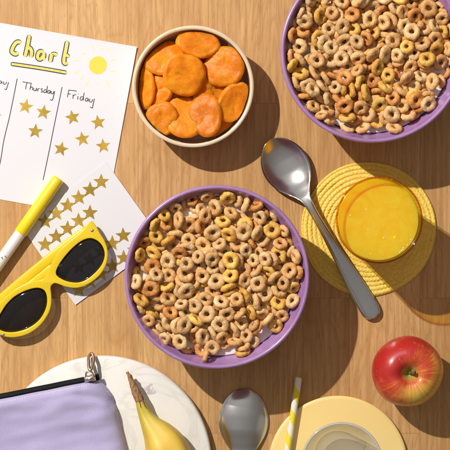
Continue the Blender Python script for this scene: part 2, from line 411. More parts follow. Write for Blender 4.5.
def temple(p0, p1, zc0, zc1, w0, w1, th):
    a = W(*p0, zc0); b = W(*p1, zc1); d = (b-a).normalized(); n = Vector((-d.y, d.x, 0)); pts = []
    V, F = [], []; N_ = 14
    for i in range(N_+1):
        t_ = i/N_; c = a.lerp(b, t_)+n*(-2.0*math.sin(t_*math.pi)); hw = (w0+(w1-w0)*t_)/2
        if i in (0, N_): hw *= .72
        for k in range(12):
            an = 2*math.pi*k/12; cs, sn = math.cos(an), math.sin(an)
            e1 = abs(cs)**.6*(1 if cs > 0 else -1); e2 = abs(sn)**.6*(1 if sn > 0 else -1)
            V.append(c+n*e1*hw+Vector((0, 0, e2*th/2)))
    for i in range(N_):
        for k in range(12): F.append((i*12+k, i*12+(k+1) % 12, (i+1)*12+(k+1) % 12, (i+1)*12+k))
    F += [tuple(range(12)), tuple(N_*12+k for k in range(12))]
    return V, F
mesh_obj('temple', *temple((92.3, 226.2), (-27, 324), 8.2, 4.6, 10.5, 9.6, 4.4), yfr, sg)
mesh_obj('temple', *temple((-27, 324), (56, 264), 8.2, 9.2, 8, 7.5, 3.2), yfr, sg)
steel = M('steel', (.62, .60, .58), .25, 1.)
for (x, y) in ((92.2, 230.5), (3.2, 334.6)):
    mesh_obj('screw', *lathe([(0, .7), (1.0, .6), (1.5, .2), (1.6, -.5)], W(x, y, zf)+Vector((0, 0, .1)), 16), steel, sg)
mesh_obj('hinge', *tube([W(92, 224, 9), W(92, 224, 12)], 2.2, 12), steel, sg)

# ------------------------------------------------------------------ bowls, milk
purple = M('purple_glaze', (.33, .175, .42), .3, coat=.5, coatr=.12)
pv = coords(purple)
vo = nd(purple, 'TexVoronoi'); vo.inputs['Scale'].default_value = 330; lk(purple, pv, vo.inputs['Vector'])
spk = ramp(purple, vo.outputs['Distance'], [(.12, 1.), (.2, 0.)])
spk = mth(purple, 'MULTIPLY', spk, ramp(purple, noise_n(purple, pv, 90, 2), [(.52, 0.), (.6, 1.)]))
pc = ramp(purple, noise_n(purple, pv, 30, 4), [(.35, (.33, .175, .40)), (.65, (.39, .22, .46))])
setcol(purple, mix(purple, mth(purple, 'MULTIPLY', spk, .55), pc, (.62, .50, .66)))
bump(purple, noise_n(purple, pv, 120, 3), .08, .001)
milk_m = M('milk', (.86, .80, .73), .22, sss=.5, sssr=(1, .8, .6), ssss=.004)
BP = [(0, 2), (36, 2), (38, 0), (42, 0), (44, 3), (58, 10), (72, 24), (81, 42), (86, 60), (87.6, 68), (87.5, 70.3), (86.4, 71.4), (85, 71.4), (84, 70.2), (82.2, 64), (80.2, 59), (75.5, 47), (68, 32), (52, 17), (30, 12), (0, 11)]
def bowl(at, label, group):
    prof = [(p.x, p.y) for p in cat([(a, b, 0) for a, b in BP], 3)]
    prof[0] = (0, prof[0][1]); prof[-1] = (0, prof[-1][1])
    o = mesh_obj('cereal_bowl', *lathe([(max(r, 0), z) for r, z in prof], (0, 0, 0), 128, lambda r, z, a: (r*(1+.004*math.sin(2*a+1)), z)), purple, None, local=True)
    o.location = Vector(at)*S
    tag(o, label, 'bowl', group); return o
BC = [W(217, 277, 70), W(373, 51, 70)]
BC = [Vector((b.x, b.y, 0)) for b in BC]
bowl(BC[0], 'purple glazed bowl full of cereal in the middle of the table', 'purple cereal bowls')
bowl(BC[1], 'purple glazed bowl of cereal cut off by the upper right corner', 'purple cereal bowls')
for i, lab in enumerate(('milk around the oat hoops in the middle purple bowl', 'milk around the oat hoops in the upper right purple bowl')):
    f = lambda r, z, a: (r, z)
    m_ = mesh_obj('milk', *lathe([(0, 45), (70, 45), (73.5, 47.2), (76.5, 52.0), (76.0, 52.4), (74.8, 52.15), (60, 52), (40, 52), (20, 52), (0, 52)], BC[i], 96), milk_m, None, at=BC[i]+Vector((0, 0, 46)))
    tag(m_, lab, 'milk')

# ------------------------------------------------------------------ oat rings
def ringmat(name, c1, c2, c3):
    m = M(name, c1, .55, spec=.4, sss=.45, sssr=(1, .55, .22), ssss=.003)
    v = coords(m); oi = nd(m, 'ObjectInfo')
    vv = nd(m, 'VectorMath', operation='ADD'); lk(m, v, vv.inputs[0]); lk(m, oi.outputs['Random'], vv.inputs[1])
    a = noise_n(m, vv.outputs[0], 170, 4, .6)
    col = ramp(m, a, [(.32, c2), (.5, c1), (.68, c3)])
    rnd = ramp(m, oi.outputs['Random'], [(0, (.86, .82, .78)), (1, (1.12, 1.12, 1.12))])
    col = mix(m, 1., col, rnd, 'MULTIPLY')
    col = mix(m, ramp(m, noise_n(m, vv.outputs[0], 75, 2, .5), [(.47, 0.), (.70, .55)]), col, tuple(x*y for x, y in zip(c2, (.85, .66, .45))))
    f = noise_n(m, vv.outputs[0], 1100, 3, .6)
    col = mix(m, ramp(m, f, [(.55, 0.), (.72, .45)]), col, tuple(x*.45 for x in c2))
    setcol(m, col); bump(m, mth(m, 'ADD', f, noise_n(m, vv.outputs[0], 420, 3, .6)), .7, .0009)
    return m
RM = [ringmat('oat_pale', (.76, .51, .245), (.68, .41, .16), (.84, .63, .37)),
      ringmat('oat_tan', (.74, .45, .18), (.66, .34, .11), (.83, .57, .29)),
      ringmat('oat_golden', (.80, .50, .11), (.70, .36, .06), (.86, .61, .20)),
      ringmat('oat_toasted', (.68, .32, .085), (.54, .20, .045), (.78, .44, .16))]
TONES = ['pale beige', 'light tan', 'golden yellow', 'orange brown toasted']
def ring_verts(seed, nu=36, nv=14, R=4.5, r=2.6):
    rn = random.Random(seed); o1 = Vector((rn.random()*50, rn.random()*50, rn.random()*50)); V = []
    sq = rn.uniform(.92, 1.08); gap = rn.random() < .0
    for i in range(nu):
        u = 2*math.pi*i/nu
        for j in range(nv):
            v = 2*math.pi*j/nv
            p = Vector(((R+r*math.cos(v))*math.cos(u)*sq, (R+r*math.cos(v))*math.sin(u)/sq, r*.95*math.sin(v)))
            q = Vector((R*math.cos(u), R*math.sin(u), 0)); n = (p-q).normalized()
            d = .75*noise.noise(p*.3+o1)+.45*noise.noise(p*.85+o1)+.22*noise.noise(p*2.0+o1)
            V.append(p+n*d)
    F = [(i*nv+j, ((i+1) % nu)*nv+j, ((i+1) % nu)*nv+(j+1) % nv, i*nv+(j+1) % nv) for i in range(nu) for j in range(nv)]
    return V, F
NVAR = 16
RV = [ring_verts(100+i) for i in range(NVAR)]
def ring_mesh(i):
    me = bpy.data.meshes.new('oat_ring'); me.from_pydata([tuple(v*S) for v in RV[i][0]], [], RV[i][1]); me.update()
    bm = bmesh.new(); bm.from_mesh(me); bmesh.ops.recalc_face_normals(bm, faces=bm.faces); bm.to_mesh(me); bm.free()
    me.polygons.foreach_set('use_smooth', [True]*len(me.polygons)); me.materials.append(RM[0]); return me
RMESH = [ring_mesh(i) for i in range(NVAR)]
